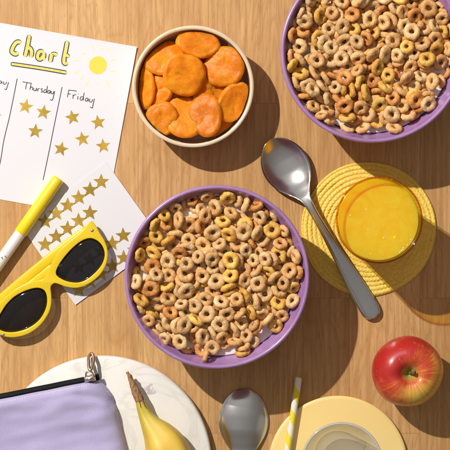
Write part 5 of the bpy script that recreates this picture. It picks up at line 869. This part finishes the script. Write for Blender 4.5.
dz = (a1-a0).normalized(); pn = Vector((-dz.y, dz.x, 0))
for i in range(n+1):
    c = a0.lerp(a1, i/n)+Vector((0, 0, .5*math.sin(i*.5)))
    for k in range(10):
        an2 = 2*math.pi*k/10; V.append(c+pn*math.cos(an2)*3.1+Vector((0, 0, math.sin(an2)*2.2)))
F = [(i*10+k, i*10+(k+1) % 10, (i+1)*10+(k+1) % 10, (i+1)*10+k) for i in range(n) for k in range(10)]+[tuple(range(10)), tuple(n*10+k for k in range(10))]
zt = mesh_obj('zipper', V, F, blk, pouch)
teeth = []
for i in range(105):
    c = a0.lerp(a1, (i+.5)/108)+Vector((0, 0, 2.15+.5*math.sin((i+.5)/108*n*.5)))
    teeth.append(tube([c-pn*.9, c+pn*.9], .42, 6))
mesh_obj('zipper_teeth', *join(*teeth), M('zip_teeth', (.018, .018, .02), .45), zt)
th_m = M('white_thread', (.80, .76, .80), .7)
dash = []
i = 0.0
b0_, b1_ = (-60, 414.5), (96.5, 382.2)
for k in range(66):
    t0_, t1_ = k/66, (k+.62)/66
    pa = Vector(b0_).lerp(Vector(b1_), t0_); pb = Vector(b0_).lerp(Vector(b1_), t1_)
    P2 = []
    for s_ in range(4):
        q = pa.lerp(pb, s_/3); w3 = W(q.x, q.y, 20)
        # nearest height from surface samples
        P2.append(w3)
    dash.append(P2)
from mathutils.bvhtree import BVHTree
bo = [o_ for o_ in pouch.children if o_.name.startswith('fabric_body')][0]
bv = BVHTree.FromPolygons([v.co for v in bo.data.vertices], [tuple(p.vertices) for p in bo.data.polygons])
og = origin(pouch); TV = []
for P2 in dash:
    pts = []
    for p in P2:
        h = bv.ray_cast(Vector(((p.x-og.x)*S, (p.y-og.y)*S, .2)), Vector((0, 0, -1)))
        if h[0] is not None: pts.append(Vector((p.x, p.y, h[0].z/S+og.z+.12)))
    if len(pts) == 4: TV.append(tube(pts, .34, 6))
mesh_obj('stitching', *join(*TV), th_m, bo)
nick = M('nickel', (.62, .58, .52), .2, 1.)
sl0 = W(84.5, 379.5, 25); sl1 = W(95.5, 377.2, 25)
sh = lambda a: 1.0
slid = mesh_obj('zip_slider', *join(tube([sl0, sl0.lerp(sl1, .15), sl0.lerp(sl1, .5), sl0.lerp(sl1, .8), sl1], [2.6, 3.6, 3.2, 3.9, 3.0], 14),
                                    tube(cat([sl0.lerp(sl1, .15)+Vector((0, 0, 3)), sl0.lerp(sl1, .35)+Vector((0, 0, 6)), sl0.lerp(sl1, .7)+Vector((0, 0, 6)), sl0.lerp(sl1, .9)+Vector((0, 0, 3))], 4), 1.0, 10)), nick, pouch)
# connecting ring and long pull loop
ring_pts = [W(89.5, 374.5, 27)+Vector((3.6*math.cos(a), 3.2*math.sin(a), 1.2*math.sin(a))) for a in [2*math.pi*k/20 for k in range(20)]]
mesh_obj('jump_ring', *tube(ring_pts, .9, 10, closed=True), nick, slid)
c1, c2 = W(90.3, 370, 25), W(91.5, 353.5, 15)
dd = (c2-c1).normalized(); nn = Vector((-dd.y, dd.x, 0)); loop = []
for k in range(28):
    a = 2*math.pi*k/28; m_ = .5-.5*math.cos(a)
    loop.append(c1.lerp(c2, m_)+nn*3.3*math.sin(a)*(1.0 if m_ > .5 else .8))
mesh_obj('zip_pull', *tube(loop, 1.6, 12, closed=True), M('bronze_pull', (.60, .46, .34), .28, 1.), slid)
